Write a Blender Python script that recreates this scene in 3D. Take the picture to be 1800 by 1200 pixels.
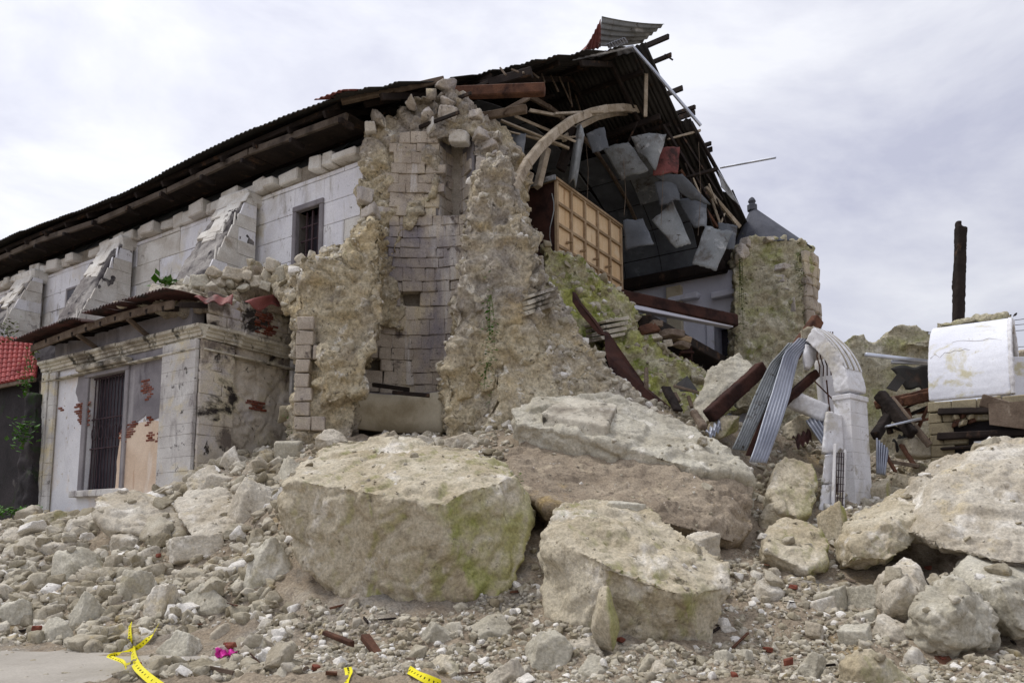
import bpy, bmesh, math, random
import numpy as np
from mathutils import Vector, Matrix
random.seed(11)
rng = np.random.default_rng(11)
R = math.radians
scene = bpy.context.scene
for o in list(bpy.data.objects):
    bpy.data.objects.remove(o)

# ------------------------------------------------------------------ camera
F, PITCH, CAMZ = 1400.0, R(7), 1.7            # focal length in photo pixels (1800 wide)
HORIZON = 950.0
SHIFT = (HORIZON - 600) - F * math.tan(PITCH)
cam = bpy.data.objects.new('camera', bpy.data.cameras.new('camera'))
scene.collection.objects.link(cam)
cam.location = (0, 0, CAMZ)
cam.rotation_euler = (math.pi / 2 + PITCH, 0, 0)
cam.data.sensor_width = 36
cam.data.lens = F / 1800 * 36
cam.data.shift_y = SHIFT / 1800
cam.data.clip_end = 2000
scene.camera = cam

# ------------------------------------------------------------------ sky, sun, exposure
SUN_EL, SUN_AZ = R(62), R(-75)                # azimuth from +Y, negative = left
world = bpy.data.worlds.new('World')
scene.world = world
world.use_nodes = True
wt = world.node_tree
wt.nodes.clear()
def wn(t, **k):
    n = wt.nodes.new(t)
    for a, b in k.items():
        setattr(n, a, b)
    return n
sky = wn('ShaderNodeTexSky', sky_type='NISHITA', sun_disc=False, sun_elevation=SUN_EL, sun_rotation=SUN_AZ, air_density=1.0, dust_density=3.0)
tc = wn('ShaderNodeTexCoord')
mp = wn('ShaderNodeMapping'); mp.inputs['Scale'].default_value = (1, 1, 2.2); mp.inputs['Location'].default_value = (0.3, 0.1, 0.0)
n1 = wn('ShaderNodeTexNoise'); n1.inputs['Scale'].default_value = 2.3; n1.inputs['Detail'].default_value = 7; n1.inputs['Roughness'].default_value = 0.58; n1.inputs['Distortion'].default_value = 0.35
rp = wn('ShaderNodeValToRGB')
rp.color_ramp.elements[0].position = 0.36; rp.color_ramp.elements[0].color = (0.54, 0.555, 0.68, 1)
rp.color_ramp.elements[1].position = 0.62; rp.color_ramp.elements[1].color = (0.87, 0.88, 0.935, 1)
# thinner, brighter cloud round the sun
dt = wn('ShaderNodeVectorMath', operation='DOT_PRODUCT')
dt.inputs[1].default_value = (math.cos(SUN_EL) * math.sin(SUN_AZ), math.cos(SUN_EL) * math.cos(SUN_AZ), math.sin(SUN_EL))
mr = wn('ShaderNodeMapRange'); mr.inputs['From Min'].default_value = -0.2; mr.inputs['From Max'].default_value = 0.95
mr.inputs['To Min'].default_value = 6.6; mr.inputs['To Max'].default_value = 10.5
sc = wn('ShaderNodeVectorMath', operation='SCALE')
mix = wn('ShaderNodeMix', data_type='RGBA'); mix.inputs['Factor'].default_value = 0.93
bg = wn('ShaderNodeBackground'); bg.inputs['Strength'].default_value = 0.1
out = wn('ShaderNodeOutputWorld')
L = wt.links.new
L(tc.outputs['Generated'], mp.inputs['Vector']); L(mp.outputs['Vector'], n1.inputs['Vector']); L(n1.outputs['Fac'], rp.inputs['Fac'])
L(tc.outputs['Generated'], dt.inputs[0]); L(dt.outputs['Value'], mr.inputs['Value'])
L(rp.outputs['Color'], sc.inputs[0]); L(mr.outputs['Result'], sc.inputs['Scale'])
L(sky.outputs['Color'], mix.inputs[6]); L(sc.outputs['Vector'], mix.inputs[7])
L(mix.outputs[2], bg.inputs['Color']); L(bg.outputs['Background'], out.inputs['Surface'])

sun = bpy.data.objects.new('sun', bpy.data.lights.new('sun', 'SUN'))
sun.data.energy = 1.5; sun.data.angle = R(14); sun.data.color = (1.0, 0.96, 0.9)
scene.collection.objects.link(sun)
sd = Vector((math.cos(SUN_EL) * math.sin(SUN_AZ), math.cos(SUN_EL) * math.cos(SUN_AZ), math.sin(SUN_EL)))
sun.rotation_euler = sd.to_track_quat('Z', 'Y').to_euler()
vs = scene.view_settings
vs.view_transform = 'Standard'; vs.look = 'None'; vs.exposure = 0.38; vs.gamma = 1; vs.use_curve_mapping = False

# ------------------------------------------------------------------ geometry of the place
CAM = np.array([0.0, 0.0, CAMZ])
cp, sp_ = math.cos(PITCH), math.sin(PITCH)
def ray(px, py):
    x = (px - 900) / F; y = (600 - py + SHIFT) / F
    return np.array([x, cp - y * sp_, sp_ + y * cp])
def P(px, py, Y):
    d = ray(px, py); return CAM + d * (Y / d[1])
# church frame: s along the nave towards the street, t across the nave, z up
A = R(34)
SD = np.array([math.cos(A), -math.sin(A), 0]); TD = np.array([math.sin(A), math.cos(A), 0]); ZD = np.array([0, 0, 1.0])
N0 = np.array([-4.66, 21.73, 0])
def C(s, t, z): return N0 + SD * s + TD * t + ZD * z
def onT(px, py, t):
    d = ray(px, py); k = (t - np.dot(CAM - N0, TD)) / np.dot(d, TD); q = CAM + d * k - N0
    return float(np.dot(q, SD)), float(q[2])
def onS(px, py, s):
    d = ray(px, py); k = (s - np.dot(CAM - N0, SD)) / np.dot(d, SD); q = CAM + d * k - N0
    return float(np.dot(q, TD)), float(q[2])

# ------------------------------------------------------------------ noise
def _h(ix, iy, iz, seed):
    with np.errstate(over='ignore'):
        n = (ix.astype(np.uint32) * np.uint32(374761393) + iy.astype(np.uint32) * np.uint32(668265263)
             + iz.astype(np.uint32) * np.uint32(2147483647 & 1274126177) + np.uint32((seed * 977 + 13) & 0xffffffff))
        n = (n ^ (n >> np.uint32(13))) * np.uint32(1274126177)
        n = (n ^ (n >> np.uint32(16))) * np.uint32(2246822519)
        n = n ^ (n >> np.uint32(15))
    return n.astype(np.float64) / 4294967295.0
def vnoise(p, seed=0):
    i = np.floor(p).astype(np.int64); f = p - i; f = f * f * f * (f * (f * 6 - 15) + 10)
    r = 0
    for a in (0, 1):
        for b in (0, 1):
            for c in (0, 1):
                w = (f[:, 0] if a else 1 - f[:, 0]) * (f[:, 1] if b else 1 - f[:, 1]) * (f[:, 2] if c else 1 - f[:, 2])
                r = r + w * _h(i[:, 0] + a, i[:, 1] + b, i[:, 2] + c, seed)
    return r * 2 - 1
def fbm(p, octv=4, seed=0, gain=0.5):
    r = np.zeros(len(p)); a = 1.0; q = np.asarray(p, float)
    for k in range(octv):
        r += a * vnoise(q, seed + k * 17); q = q * 2.03 + 11.3; a *= gain
    return r
def ridged(p, octv=4, seed=0):
    r = np.zeros(len(p)); a = 1.0; q = np.asarray(p, float)
    for k in range(octv):
        r += a * (1 - 2 * np.abs(vnoise(q, seed + k * 17))); q = q * 2.03 + 5.1; a *= 0.5
    return r
def worley(p, seed=0):
    i = np.floor(p).astype(np.int64)
    d1 = np.full(len(p), 9.0); d2 = np.full(len(p), 9.0); cid = np.zeros(len(p))
    for a in (-1, 0, 1):
        for b in (-1, 0, 1):
            for c in (-1, 0, 1):
                j0, j1, j2 = i[:, 0] + a, i[:, 1] + b, i[:, 2] + c
                dx = j0 + _h(j0, j1, j2, seed) - p[:, 0]; dy = j1 + _h(j0, j1, j2, seed + 1) - p[:, 1]; dz = j2 + _h(j0, j1, j2, seed + 2) - p[:, 2]
                d = np.sqrt(dx * dx + dy * dy + dz * dz); m = d < d1
                d2 = np.where(m, d1, np.minimum(d2, d)); cid = np.where(m, _h(j0, j1, j2, seed + 3), cid); d1 = np.where(m, d, d1)
    return d1, d2, cid

# ------------------------------------------------------------------ object helpers
COL = scene.collection
def newmesh(name, V, Fc, mat, smooth=False):
    me = bpy.data.meshes.new(name)
    V = np.asarray(V, float)
    if isinstance(Fc, np.ndarray):
        k = Fc.shape[1]
        me.vertices.add(len(V)); me.vertices.foreach_set('co', V.ravel())
        me.loops.add(Fc.size); me.loops.foreach_set('vertex_index', Fc.ravel().astype(np.int32))
        me.polygons.add(len(Fc)); me.polygons.foreach_set('loop_start', np.arange(0, Fc.size, k, dtype=np.int32))
        me.update(calc_edges=True)
    else:
        me.from_pydata([tuple(v) for v in V], [], [tuple(f) for f in Fc])
    if smooth:
        me.polygons.foreach_set('use_smooth', np.ones(len(me.polygons), bool))
    if mat is not None:
        me.materials.append(mat)
    me.update()
    return me
def tag(o, label=None, cat=None, group=None, kind=None):
    if label: o['label'] = label
    if cat: o['category'] = cat
    if group: o['group'] = group
    if kind: o['kind'] = kind
    return o
def setparent(o, parent):
    o.parent = parent
    if parent.parent is None:
        o.matrix_parent_inverse = Matrix.Translation(-Vector(parent.location))
def thing(name, label, cat, loc, group=None):
    o = bpy.data.objects.new(name, None); COL.objects.link(o); o.location = tuple(loc); o.empty_display_size = 0.3
    return tag(o, label, cat, group)
def obj(name, geo, mat, parent=None, smooth=False, label=None, cat=None, group=None, kind=None):
    V, Fc = geo
    V = np.asarray(V, float)
    loc = None
    if parent is None and kind != 'structure':
        loc = np.array([(V[:, 0].min() + V[:, 0].max()) / 2, (V[:, 1].min() + V[:, 1].max()) / 2, V[:, 2].min()])
        V = V - loc
    o = bpy.data.objects.new(name, newmesh(name, V, Fc, mat, smooth)); COL.objects.link(o)
    if loc is not None: o.location = loc
    if parent is not None: setparent(o, parent)
    return tag(o, label, cat, group, kind)
def instance(name, me, parent=None, loc=(0, 0, 0), rot=None, scale=(1, 1, 1)):
    o = bpy.data.objects.new(name, me); COL.objects.link(o)
    o.location = tuple(loc)
    if rot is not None: o.rotation_euler = rot
    o.scale = scale
    if parent is not None: setparent(o, parent)
    return o
def join(*geos):
    V = []; Fc = []
    for v, f in geos:
        k = len(V); V += [tuple(q) for q in v]; Fc += [tuple(i + k for i in q) for q in f]
    return V, Fc
BOXF = [(0, 2, 3, 1), (4, 5, 7, 6), (0, 1, 5, 4), (2, 6, 7, 3), (0, 4, 6, 2), (1, 3, 7, 5)]
def box(c, ax, ay, az):
    c = np.asarray(c, float)
    return [c + sx * ax + sy * ay + sz * az for sz in (-1, 1) for sy in (-1, 1) for sx in (-1, 1)], BOXF
def cbox(s0, s1, t0, t1, z0, z1):
    return box(C((s0 + s1) / 2, (t0 + t1) / 2, (z0 + z1) / 2), SD * (s1 - s0) / 2, TD * (t1 - t0) / 2, ZD * (z1 - z0) / 2)
def _chtop():
    Fc = []
    idx = lambda sg, a: 3 * ((sg[0] > 0) + 2 * (sg[1] > 0) + 4 * (sg[2] > 0)) + a
    def pos(i):
        c, a = divmod(i, 3); sg = [1 if c >> k & 1 else -1 for k in range(3)]
        return np.array([sg[k] * (1.0 if k == a else 0.8) for k in range(3)])
    for a in range(3):
        b, c = (a + 1) % 3, (a + 2) % 3
        for s in (-1, 1):
            q = []
            for u, v in ((-1, -1), (1, -1), (1, 1), (-1, 1)):
                sg = [0, 0, 0]; sg[a] = s; sg[b] = u; sg[c] = v; q.append(idx(sg, a))
            Fc.append(q)
        for u in (-1, 1):
            for v in (-1, 1):
                m = [0, 0, 0]; m[b] = u; m[c] = v; lo = list(m); hi = list(m); lo[a] = -1; hi[a] = 1
                Fc.append([idx(lo, b), idx(hi, b), idx(hi, c), idx(lo, c)])
    for c in range(8):
        Fc.append([3 * c, 3 * c + 1, 3 * c + 2])
    res = []
    for f in Fc:
        p = [pos(i) for i in f]; n = np.cross(p[1] - p[0], p[2] - p[0])
        res.append(tuple(f) if np.dot(n, sum(p)) > 0 else tuple(reversed(f)))
    return res
CHF = _chtop()
def chbox(c, ax, ay, az, bev=0.02, jit=0.0):
    """box with chamfered edges and slightly uneven corners"""
    c = np.asarray(c, float); H = [np.linalg.norm(a) for a in (ax, ay, az)]; D = [np.asarray(a) / h for a, h in zip((ax, ay, az), H)]
    V = []
    for i in range(8):
        sg = [1 if i >> k & 1 else -1 for k in range(3)]
        j = [random.uniform(-jit, jit) for k in range(3)] if jit else (0, 0, 0)
        for a in range(3):
            V.append(c + sum(D[k] * (sg[k] * (H[k] - (0 if k == a else min(bev, H[k] * .45))) + j[k]) for k in range(3)))
    return V, CHF
def cch(s0, s1, t0, t1, z0, z1, bev=0.02, jit=0.0):
    return chbox(C((s0 + s1) / 2, (t0 + t1) / 2, (z0 + z1) / 2), SD * (s1 - s0) / 2, TD * (t1 - t0) / 2, ZD * (z1 - z0) / 2, bev, jit)
def bar(p0, p1, w, h, up=(0, 0, 1), bev=None, jit=0.0):
    p0 = np.asarray(p0, float); p1 = np.asarray(p1, float); d = p1 - p0; L_ = np.linalg.norm(d); d = d / L_
    u = np.asarray(up, float); x = np.cross(d, u)
    if np.linalg.norm(x) < 1e-3: x = np.cross(d, (0, 1, 0))
    x /= np.linalg.norm(x); u = np.cross(x, d)
    return chbox((p0 + p1) / 2, d * L_ / 2, x * w / 2, u * h / 2, bev if bev is not None else min(w, h) * .12, jit)
def tube(pts, r, n=6, cap=True):
    pts = [np.asarray(p, float) for p in pts]; V = []; Fc = []
    rr = r if hasattr(r, '__len__') else [r] * len(pts)
    prev = None
    for i, p in enumerate(pts):
        d = pts[min(i + 1, len(pts) - 1)] - pts[max(i - 1, 0)]; d = d / (np.linalg.norm(d) + 1e-9)
        x = np.cross(d, (0, 0, 1)) if prev is None else prev - d * np.dot(prev, d)
        if np.linalg.norm(x) < 1e-3: x = np.cross(d, (0, 1, 0))
        x /= np.linalg.norm(x); y = np.cross(d, x); prev = x
        for k in range(n):
            a = 2 * math.pi * k / n; V.append(p + rr[i] * (x * math.cos(a) + y * math.sin(a)))
    for i in range(len(pts) - 1):
        for k in range(n):
            a = i * n + k; b = i * n + (k + 1) % n; Fc.append((a, b, b + n, a + n))
    if cap:
        Fc.append(tuple(reversed(range(n)))); Fc.append(tuple(range((len(pts) - 1) * n, len(pts) * n)))
    return V, Fc
def sheet(fn, nu, nv, thick=0.012):
    """two-sided surface fn(u,v)->point, given a real thickness"""
    G = np.array([[fn(i / nu, j / nv) for j in range(nv + 1)] for i in range(nu + 1)])
    du = np.gradient(G, axis=0); dv = np.gradient(G, axis=1); n = np.cross(du, dv); n /= (np.linalg.norm(n, axis=2, keepdims=True) + 1e-9)
    a = (G + n * thick / 2).reshape(-1, 3); b = (G - n * thick / 2).reshape(-1, 3); V = np.vstack([a, b]); m = len(a); Fc = []
    ix = lambda i, j: i * (nv + 1) + j
    for i in range(nu):
        for j in range(nv):
            q = (ix(i, j), ix(i + 1, j), ix(i + 1, j + 1), ix(i, j + 1)); Fc.append(q); Fc.append(tuple(reversed([k + m for k in q])))
    for i in range(nu):
        for j in (0, nv):
            q = (ix(i, j), ix(i + 1, j), ix(i + 1, j) + m, ix(i, j) + m); Fc.append(q if j else tuple(reversed(q)))
    for j in range(nv):
        for i in (0, nu):
            q = (ix(i, j), ix(i, j + 1), ix(i, j + 1) + m, ix(i, j) + m); Fc.append(q if not i else tuple(reversed(q)))
    return V, Fc
def bilin(a, b, c, d):
    a, b, c, d = [np.asarray(q, float) for q in (a, b, c, d)]
    return lambda u, v: a * (1 - u) * (1 - v) + b * u * (1 - v) + c * u * v + d * (1 - u) * v
def prism(pts, vec):
    """closed solid: outline points pushed along vec"""
    n = len(pts); vec = np.asarray(vec, float)
    V = [np.asarray(p, float) for p in pts] + [np.asarray(p, float) + vec for p in pts]
    Fc = [tuple(range(n)), tuple(reversed(range(n, 2 * n)))] + [(i, i + n, (i + 1) % n + n, (i + 1) % n) for i in range(n)]
    return V, Fc
def pp(lst, Y=None):
    return [P(q[0], q[1], q[2] if len(q) > 2 else Y) for q in lst]
def hull(pts):
    bm = bmesh.new()
    for p in pts: bm.verts.new(tuple(p))
    bmesh.ops.convex_hull(bm, input=bm.verts)
    bmesh.ops.delete(bm, geom=[v for v in bm.verts if not v.link_faces], context='VERTS')
    bm.verts.index_update(); V = [tuple(v.co) for v in bm.verts]; Fc = [tuple(v.index for v in f.verts) for f in bm.faces]
    bm.free(); return V, Fc
def voxel(geos, size):
    """union of closed solids as one dense even mesh: verts, quads, normals"""
    V, Fc = join(*geos)
    bm = bmesh.new(); vv = [bm.verts.new(tuple(v)) for v in V]
    for f in Fc:
        try: bm.faces.new([vv[i] for i in f])
        except ValueError: pass
    bmesh.ops.recalc_face_normals(bm, faces=bm.faces)
    bmesh.ops.triangulate(bm, faces=bm.faces)
    me = bpy.data.meshes.new('tmp'); bm.to_mesh(me); bm.free()
    o = bpy.data.objects.new('tmp', me); COL.objects.link(o)
    m = o.modifiers.new('r', 'REMESH'); m.mode = 'VOXEL'; m.voxel_size = size
    dg = bpy.context.evaluated_depsgraph_get(); e = o.evaluated_get(dg); r = e.to_mesh()
    n = len(r.vertices); v = np.zeros(n * 3); r.vertices.foreach_get('co', v); nn = np.zeros(n * 3); r.vertices.foreach_get('normal', nn)
    k = len(r.polygons); q = np.zeros(k * 4, np.int32); r.loops.foreach_get('vertex_index', q)
    e.to_mesh_clear(); bpy.data.objects.remove(o); bpy.data.meshes.remove(me)
    return v.reshape(-1, 3), q.reshape(-1, 4), nn.reshape(-1, 3)
def rough(V, N, layers, seed=0):
    D = np.zeros(len(V))
    for kind, freq, amp in layers:
        p = V * np.asarray(freq)
        if kind == 'fbm': D += amp * fbm(p, 4, seed)
        elif kind == 'ridge': D += amp * ridged(p, 4, seed + 3)
        elif kind == 'chunk':
            q = p + 0.25 * np.stack([vnoise(p * 1.7, seed + 5), vnoise(p * 1.7, seed + 6), vnoise(p * 1.7, seed + 7)], 1)
            d1, d2, c = worley(q, seed + 9); D += amp * ((c - .5) * 1.6 * np.clip((d2 - d1) * 5, 0, 1) - 0.7 * np.clip(1 - (d2 - d1) * 5, 0, 1))
        elif kind == 'lump':
            d1, d2, c = worley(p, seed + 21); D += amp * (0.6 - d1 * d1 * 1.6) * (0.5 + c)
        seed += 31
    return V + N * D[:, None]
def rocky(geos, size, layers, seed=0):
    V, Q, N = voxel(geos, size)
    return rough(V, N, layers, seed), Q
def inpoly(x, y, poly):
    r = False; n = len(poly); j = n - 1
    for i in range(n):
        xi, yi = poly[i][:2]; xj, yj = poly[j][:2]
        if (yi > y) != (yj > y) and x < (xj - xi) * (y - yi) / (yj - yi) + xi: r = not r
        j = i
    return r
_ico = {}
def ico(sub):
    if sub not in _ico:
        bm = bmesh.new(); bmesh.ops.create_icosphere(bm, subdivisions=sub, radius=1); bm.verts.index_update()
        _ico[sub] = (np.array([tuple(v.co) for v in bm.verts]), np.array([[v.index for v in f.verts] for f in bm.faces])); bm.free()
    return _ico[sub]
def rockshape(sub, seed, kind='rock', amp=1.0, tilt=.35):
    """faceted stone inside the unit box"""
    D, T = ico(sub); r_ = np.random.default_rng(seed)
    if kind == 'block':
        N = np.vstack([np.eye(3), -np.eye(3)]); h = np.array([1, .75, .72, 1, .75, .72]) * r_.uniform(.92, 1.06, 6)
        N = N + r_.normal(0, .07, N.shape); ex = r_.normal(size=(5, 3)); N = np.vstack([N, ex]); h = np.append(h, r_.uniform(1.08, 1.3, 5))
    else:
        nn_ = 15 if sub >= 5 else 10; N = r_.normal(size=(nn_, 3)); h = r_.uniform(.74 if sub >= 5 else .66, 1.03, nn_)
    N /= np.linalg.norm(N, axis=1, keepdims=True)
    q = D @ N.T; rr = np.where(q > .05, h / np.maximum(q, .05), 9)
    k = 55.0; rad = -np.log(np.exp(-k * rr).sum(1)) / k
    rad = np.clip(rad, .3, 1.6); V = D * rad[:, None]
    off = seed * 7.31
    V = V * (1 + amp * (.04 * fbm(V * 2.2 + off, 4, seed) + (.028 * ridged(V * 3.5 + off, 3, seed + 4)))[:, None])
    if sub >= 4:
        d1, d2, c = worley(V * 3.2 + off, seed); V = V * (1 + amp * (.05 * (c - .5) * np.clip((d2 - d1) * 5, 0, 1) + .018 * fbm(V * 14 + off, 3, seed))[:, None])
    if kind == 'block':
        a = r_.uniform(-tilt, tilt, 3)
    else: a = r_.uniform(-3, 3, 3)
    V = V @ np.array(Matrix.Rotation(a[0], 3, 'X') @ Matrix.Rotation(a[1], 3, 'Y') @ Matrix.Rotation(a[2] + (r_.uniform(-.8, .8) * tilt / .35 if kind == 'block' else 0), 3, 'Z')).T
    if kind == 'rock' and sub >= 4: V[:, :2] *= (1.0 - .1 * V[:, 2:])
    lo, hi = V.min(0), V.max(0); return (V - (lo + hi) / 2) / ((hi - lo) / 2), T

def chip(seed, n=10, flat=(1, .8, .65), sub=0):
    """angular broken stone: hull of a few random points, flat-faced"""
    r_ = np.random.default_rng(seed); p = r_.uniform(-1, 1, (n, 3)); p /= np.maximum(np.linalg.norm(p, axis=1, keepdims=True), np.abs(p).max(1, keepdims=True)) * .6 + .4 * np.linalg.norm(p, axis=1, keepdims=True)
    bm = bmesh.new()
    for q in p * np.array(flat): bm.verts.new(tuple(q))
    bmesh.ops.convex_hull(bm, input=bm.verts); bmesh.ops.delete(bm, geom=[v for v in bm.verts if not v.link_faces], context='VERTS')
    if sub:
        bmesh.ops.bevel(bm, geom=list(bm.edges), offset=.05, segments=1, affect='EDGES')
        bmesh.ops.triangulate(bm, faces=bm.faces); bmesh.ops.subdivide_edges(bm, edges=bm.edges, cuts=sub, use_grid_fill=True)
    bmesh.ops.triangulate(bm, faces=bm.faces); bm.verts.index_update()
    V = np.array([tuple(v.co) for v in bm.verts]); T = np.array([[v.index for v in f.verts] for f in bm.faces]); bm.free()
    if sub: V = V * (1 + .1 * fbm(V * 2.5 + seed, 4, seed) + .05 * ridged(V * 5 + seed, 3, seed))[:, None]
    lo, hi = V.min(0), V.max(0); return (V - (lo + hi) / 2) / ((hi - lo).max() / 2), T
# ------------------------------------------------------------------ materials
def lin(r, g, b):
    f = lambda c: (c / 255) / 12.92 if c <= 10 else ((c / 255 + 0.055) / 1.055) ** 2.4
    return (f(r), f(g), f(b))
def material(name, a, b, scale=1.5, rough=0.92, bump=0.35, bscale=9.0, dist=0.03, stains=(), speck=0.25, speck_scale=30.0, metal=0.0, stretch=(1, 1, 1), spec=0.25, randomize=0.0, whites=None):
    """two-tone weathered surface: a/b mottled, then stains [(colour, scale, lo, hi, stretch, facing)], then fine speckle and relief"""
    m = bpy.data.materials.new(name); m.use_nodes = True; nt = m.node_tree; nt.nodes.clear()
    def nd(t, **k):
        n = nt.nodes.new(t)
        for q, v in k.items(): setattr(n, q, v)
        return n
    lk = nt.links.new
    geo = nd('ShaderNodeNewGeometry')
    def coords(st):
        mpn = nd('ShaderNodeMapping'); mpn.inputs['Scale'].default_value = st; lk(geo.outputs['Position'], mpn.inputs['Vector']); return mpn.outputs['Vector']
    def noise(sc, det=5, st=(1, 1, 1), ro=0.6, di=0.0):
        n = nd('ShaderNodeTexNoise'); n.inputs['Scale'].default_value = sc; n.inputs['Detail'].default_value = det; n.inputs['Roughness'].default_value = ro
        n.inputs['Distortion'].default_value = di; lk(coords(st), n.inputs['Vector']); return n.outputs['Fac']
    def mrange(v, lo, hi, t0=0.0, t1=1.0):
        n = nd('ShaderNodeMapRange'); n.inputs['From Min'].default_value = lo; n.inputs['From Max'].default_value = hi
        n.inputs['To Min'].default_value = t0; n.inputs['To Max'].default_value = t1; lk(v, n.inputs['Value']); return n.outputs['Result']
    def mixc(f, c0, c1, bt='MIX'):
        n = nd('ShaderNodeMix', data_type='RGBA', blend_type=bt)
        for s, v in ((0, f), (6, c0), (7, c1)):
            if hasattr(v, 'is_linked') or hasattr(v, 'links'): lk(v, n.inputs[s])
            elif s == 0: n.inputs[s].default_value = v
            else: n.inputs[s].default_value = (*v, 1)
        return n.outputs[2]
    col = mixc(mrange(noise(scale, 6, stretch, 0.62, 0.3), 0.36, 0.64), a, b)
    for st in stains:
        c, s2, lo, hi = st[:4]
        f = mrange(noise(s2, 6, st[4] if len(st) > 4 and st[4] else (1, 1, 1), 0.65, 0.4), lo, hi)
        if len(st) > 5 and st[5]:
            d = nd('ShaderNodeVectorMath', operation='DOT_PRODUCT'); lk(geo.outputs['Normal'], d.inputs[0]); d.inputs[1].default_value = st[5]
            f2 = mrange(d.outputs['Value'], 0.1, 0.75); mm = nd('ShaderNodeMath', operation='MULTIPLY'); lk(f, mm.inputs[0]); lk(f2, mm.inputs[1]); f = mm.outputs[0]
        col = mixc(f, col, c)
    if randomize:
        oi = None; hs = nd('ShaderNodeHueSaturation')
        lk(mrange(geo.outputs['Random Per Island'], 0, 1, 1 - randomize, 1 + randomize * .6), hs.inputs['Value']); lk(mrange(geo.outputs['Random Per Island'], 0, 1, 1.25, .75), hs.inputs['Saturation']); lk(col, hs.inputs['Color']); col = hs.outputs['Color']
    if whites: col = mixc(mrange(geo.outputs['Random Per Island'], .9, .94), col, whites)
    if speck:
        v = mrange(noise(speck_scale, 4, (1, 1, 1), 0.7), 0.3, 0.7, 1 - speck, 1 + speck * .6)
        cmb = nd('ShaderNodeCombineColor'); [lk(v, cmb.inputs[i]) for i in range(3)]
        col = mixc(1.0, col, cmb.outputs[0], 'MULTIPLY')
    bs = nd('ShaderNodeBsdfPrincipled'); bs.inputs['Roughness'].default_value = rough; bs.inputs['Metallic'].default_value = metal; bs.inputs['Specular IOR Level'].default_value = spec
    lk(col, bs.inputs['Base Color'])
    if bump:
        bp = nd('ShaderNodeBump'); bp.inputs['Strength'].default_value = bump; bp.inputs['Distance'].default_value = dist
        lk(noise(bscale, 8, stretch, 0.68), bp.inputs['Height']); lk(bp.outputs['Normal'], bs.inputs['Normal'])
    o = nd('ShaderNodeOutputMaterial'); lk(bs.outputs['BSDF'], o.inputs['Surface'])
    return m
M = {}
moss = lin(128, 132, 58)
M['ruin'] = material('rubble_masonry', lin(212, 201, 174), lin(186, 170, 138), 1.3, bump=1.0, bscale=6, dist=0.09, speck=0.5, speck_scale=13,
    stains=[(lin(168, 160, 150), 0.32, .46, .6), (lin(160, 152, 140), 0.7, .53, .7), (lin(206, 186, 144), 0.9, .56, .72), (lin(232, 226, 212), 2.4, .58, .66), (lin(150, 146, 92), .8, .64, .8), (lin(96, 88, 76), 3.4, .63, .7), (lin(120, 110, 94), 9, .6, .68)])  # finest stain stands for dark pits, crevice shade put into the colour
M['ruin_moss'] = material('mossy_masonry', lin(200, 194, 172), lin(170, 160, 132), 1.3, bump=1.0, bscale=6, dist=0.09, speck=0.45, speck_scale=13,
    stains=[(lin(172, 172, 120), 0.8, .5, .68), (lin(134, 138, 76), 1.4, .58, .72), (lin(222, 216, 198), 1.9, .58, .68), (lin(92, 86, 70), 2.8, .62, .7), (lin(112, 104, 84), 9, .6, .68)])  # last stain again paints the shade of small pits as dark spots
M['ruin_green'] = material('green_mossy_masonry', lin(196, 190, 162), lin(164, 154, 122), 1.3, bump=1.0, bscale=6, dist=0.09, speck=0.45, speck_scale=13, stains=[(lin(168, 170, 96), 0.9, .44, .6), (lin(122, 132, 58), 1.5, .52, .64), (lin(220, 214, 192), 1.9, .6, .68), (lin(84, 80, 58), 2.8, .62, .7)])
M['boulder'] = material('limestone', lin(205, 198, 183), lin(177, 166, 146), 0.9, bump=0.9, bscale=7, dist=0.05, speck=0.36, speck_scale=22,
    stains=[(lin(230, 225, 214), 1.2, .55, .68), (lin(158, 149, 134), 0.8, .58, .72), (lin(206, 190, 152), 1.0, .58, .72), (lin(134, 124, 108), 5.0, .62, .7)])
M['boulder_moss'] = material('mossy_limestone', lin(204, 195, 174), lin(176, 163, 136), 0.8, bump=0.9, bscale=7, dist=0.05, speck=0.38, speck_scale=20,
    stains=[(lin(228, 222, 210), 1.1, .56, .68), (lin(150, 140, 120), 1.6, .58, .7), (lin(178, 174, 122), 0.5, .45, .62, None, (.9, -.3, -.1)), (lin(156, 158, 96), 0.8, .5, .62, None, (.95, -.15, -.1)), (lin(126, 117, 98), 5.0, .62, .7)])
M['boulder_grey'] = material('grey_limestone', lin(201, 196, 180), lin(173, 166, 148), 1.0, bump=0.9, bscale=7, dist=0.05, speck=0.34, speck_scale=22,
    stains=[(lin(226, 221, 207), 1.4, .56, .68), (lin(146, 139, 117), 1.3, .6, .72), (lin(181, 170, 135), .8, .6, .72)])
M['stone'] = material('loose_stone', lin(194, 187, 169), lin(163, 153, 133), 1.6, bump=0.5, bscale=10, dist=0.03, speck=0.32, randomize=0.34, whites=lin(226, 222, 214),
    stains=[(lin(216, 210, 197), 2.5, .58, .68), (lin(183, 166, 128), 1.1, .6, .72), (lin(122, 116, 104), 2.2, .62, .72)])
M['dirt'] = material('crushed_stone', lin(170, 156, 136), lin(140, 126, 108), 0.9, bump=0.9, bscale=14, dist=0.05, speck=0.48, speck_scale=26,
    stains=[(lin(188, 176, 156), 1.6, .56, .7), (lin(174, 152, 108), .7, .58, .72), (lin(112, 101, 87), 3.0, .58, .68), (lin(150, 146, 138), .5, .52, .68), (lin(222, 215, 203), 9, .66, .7)])
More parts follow.
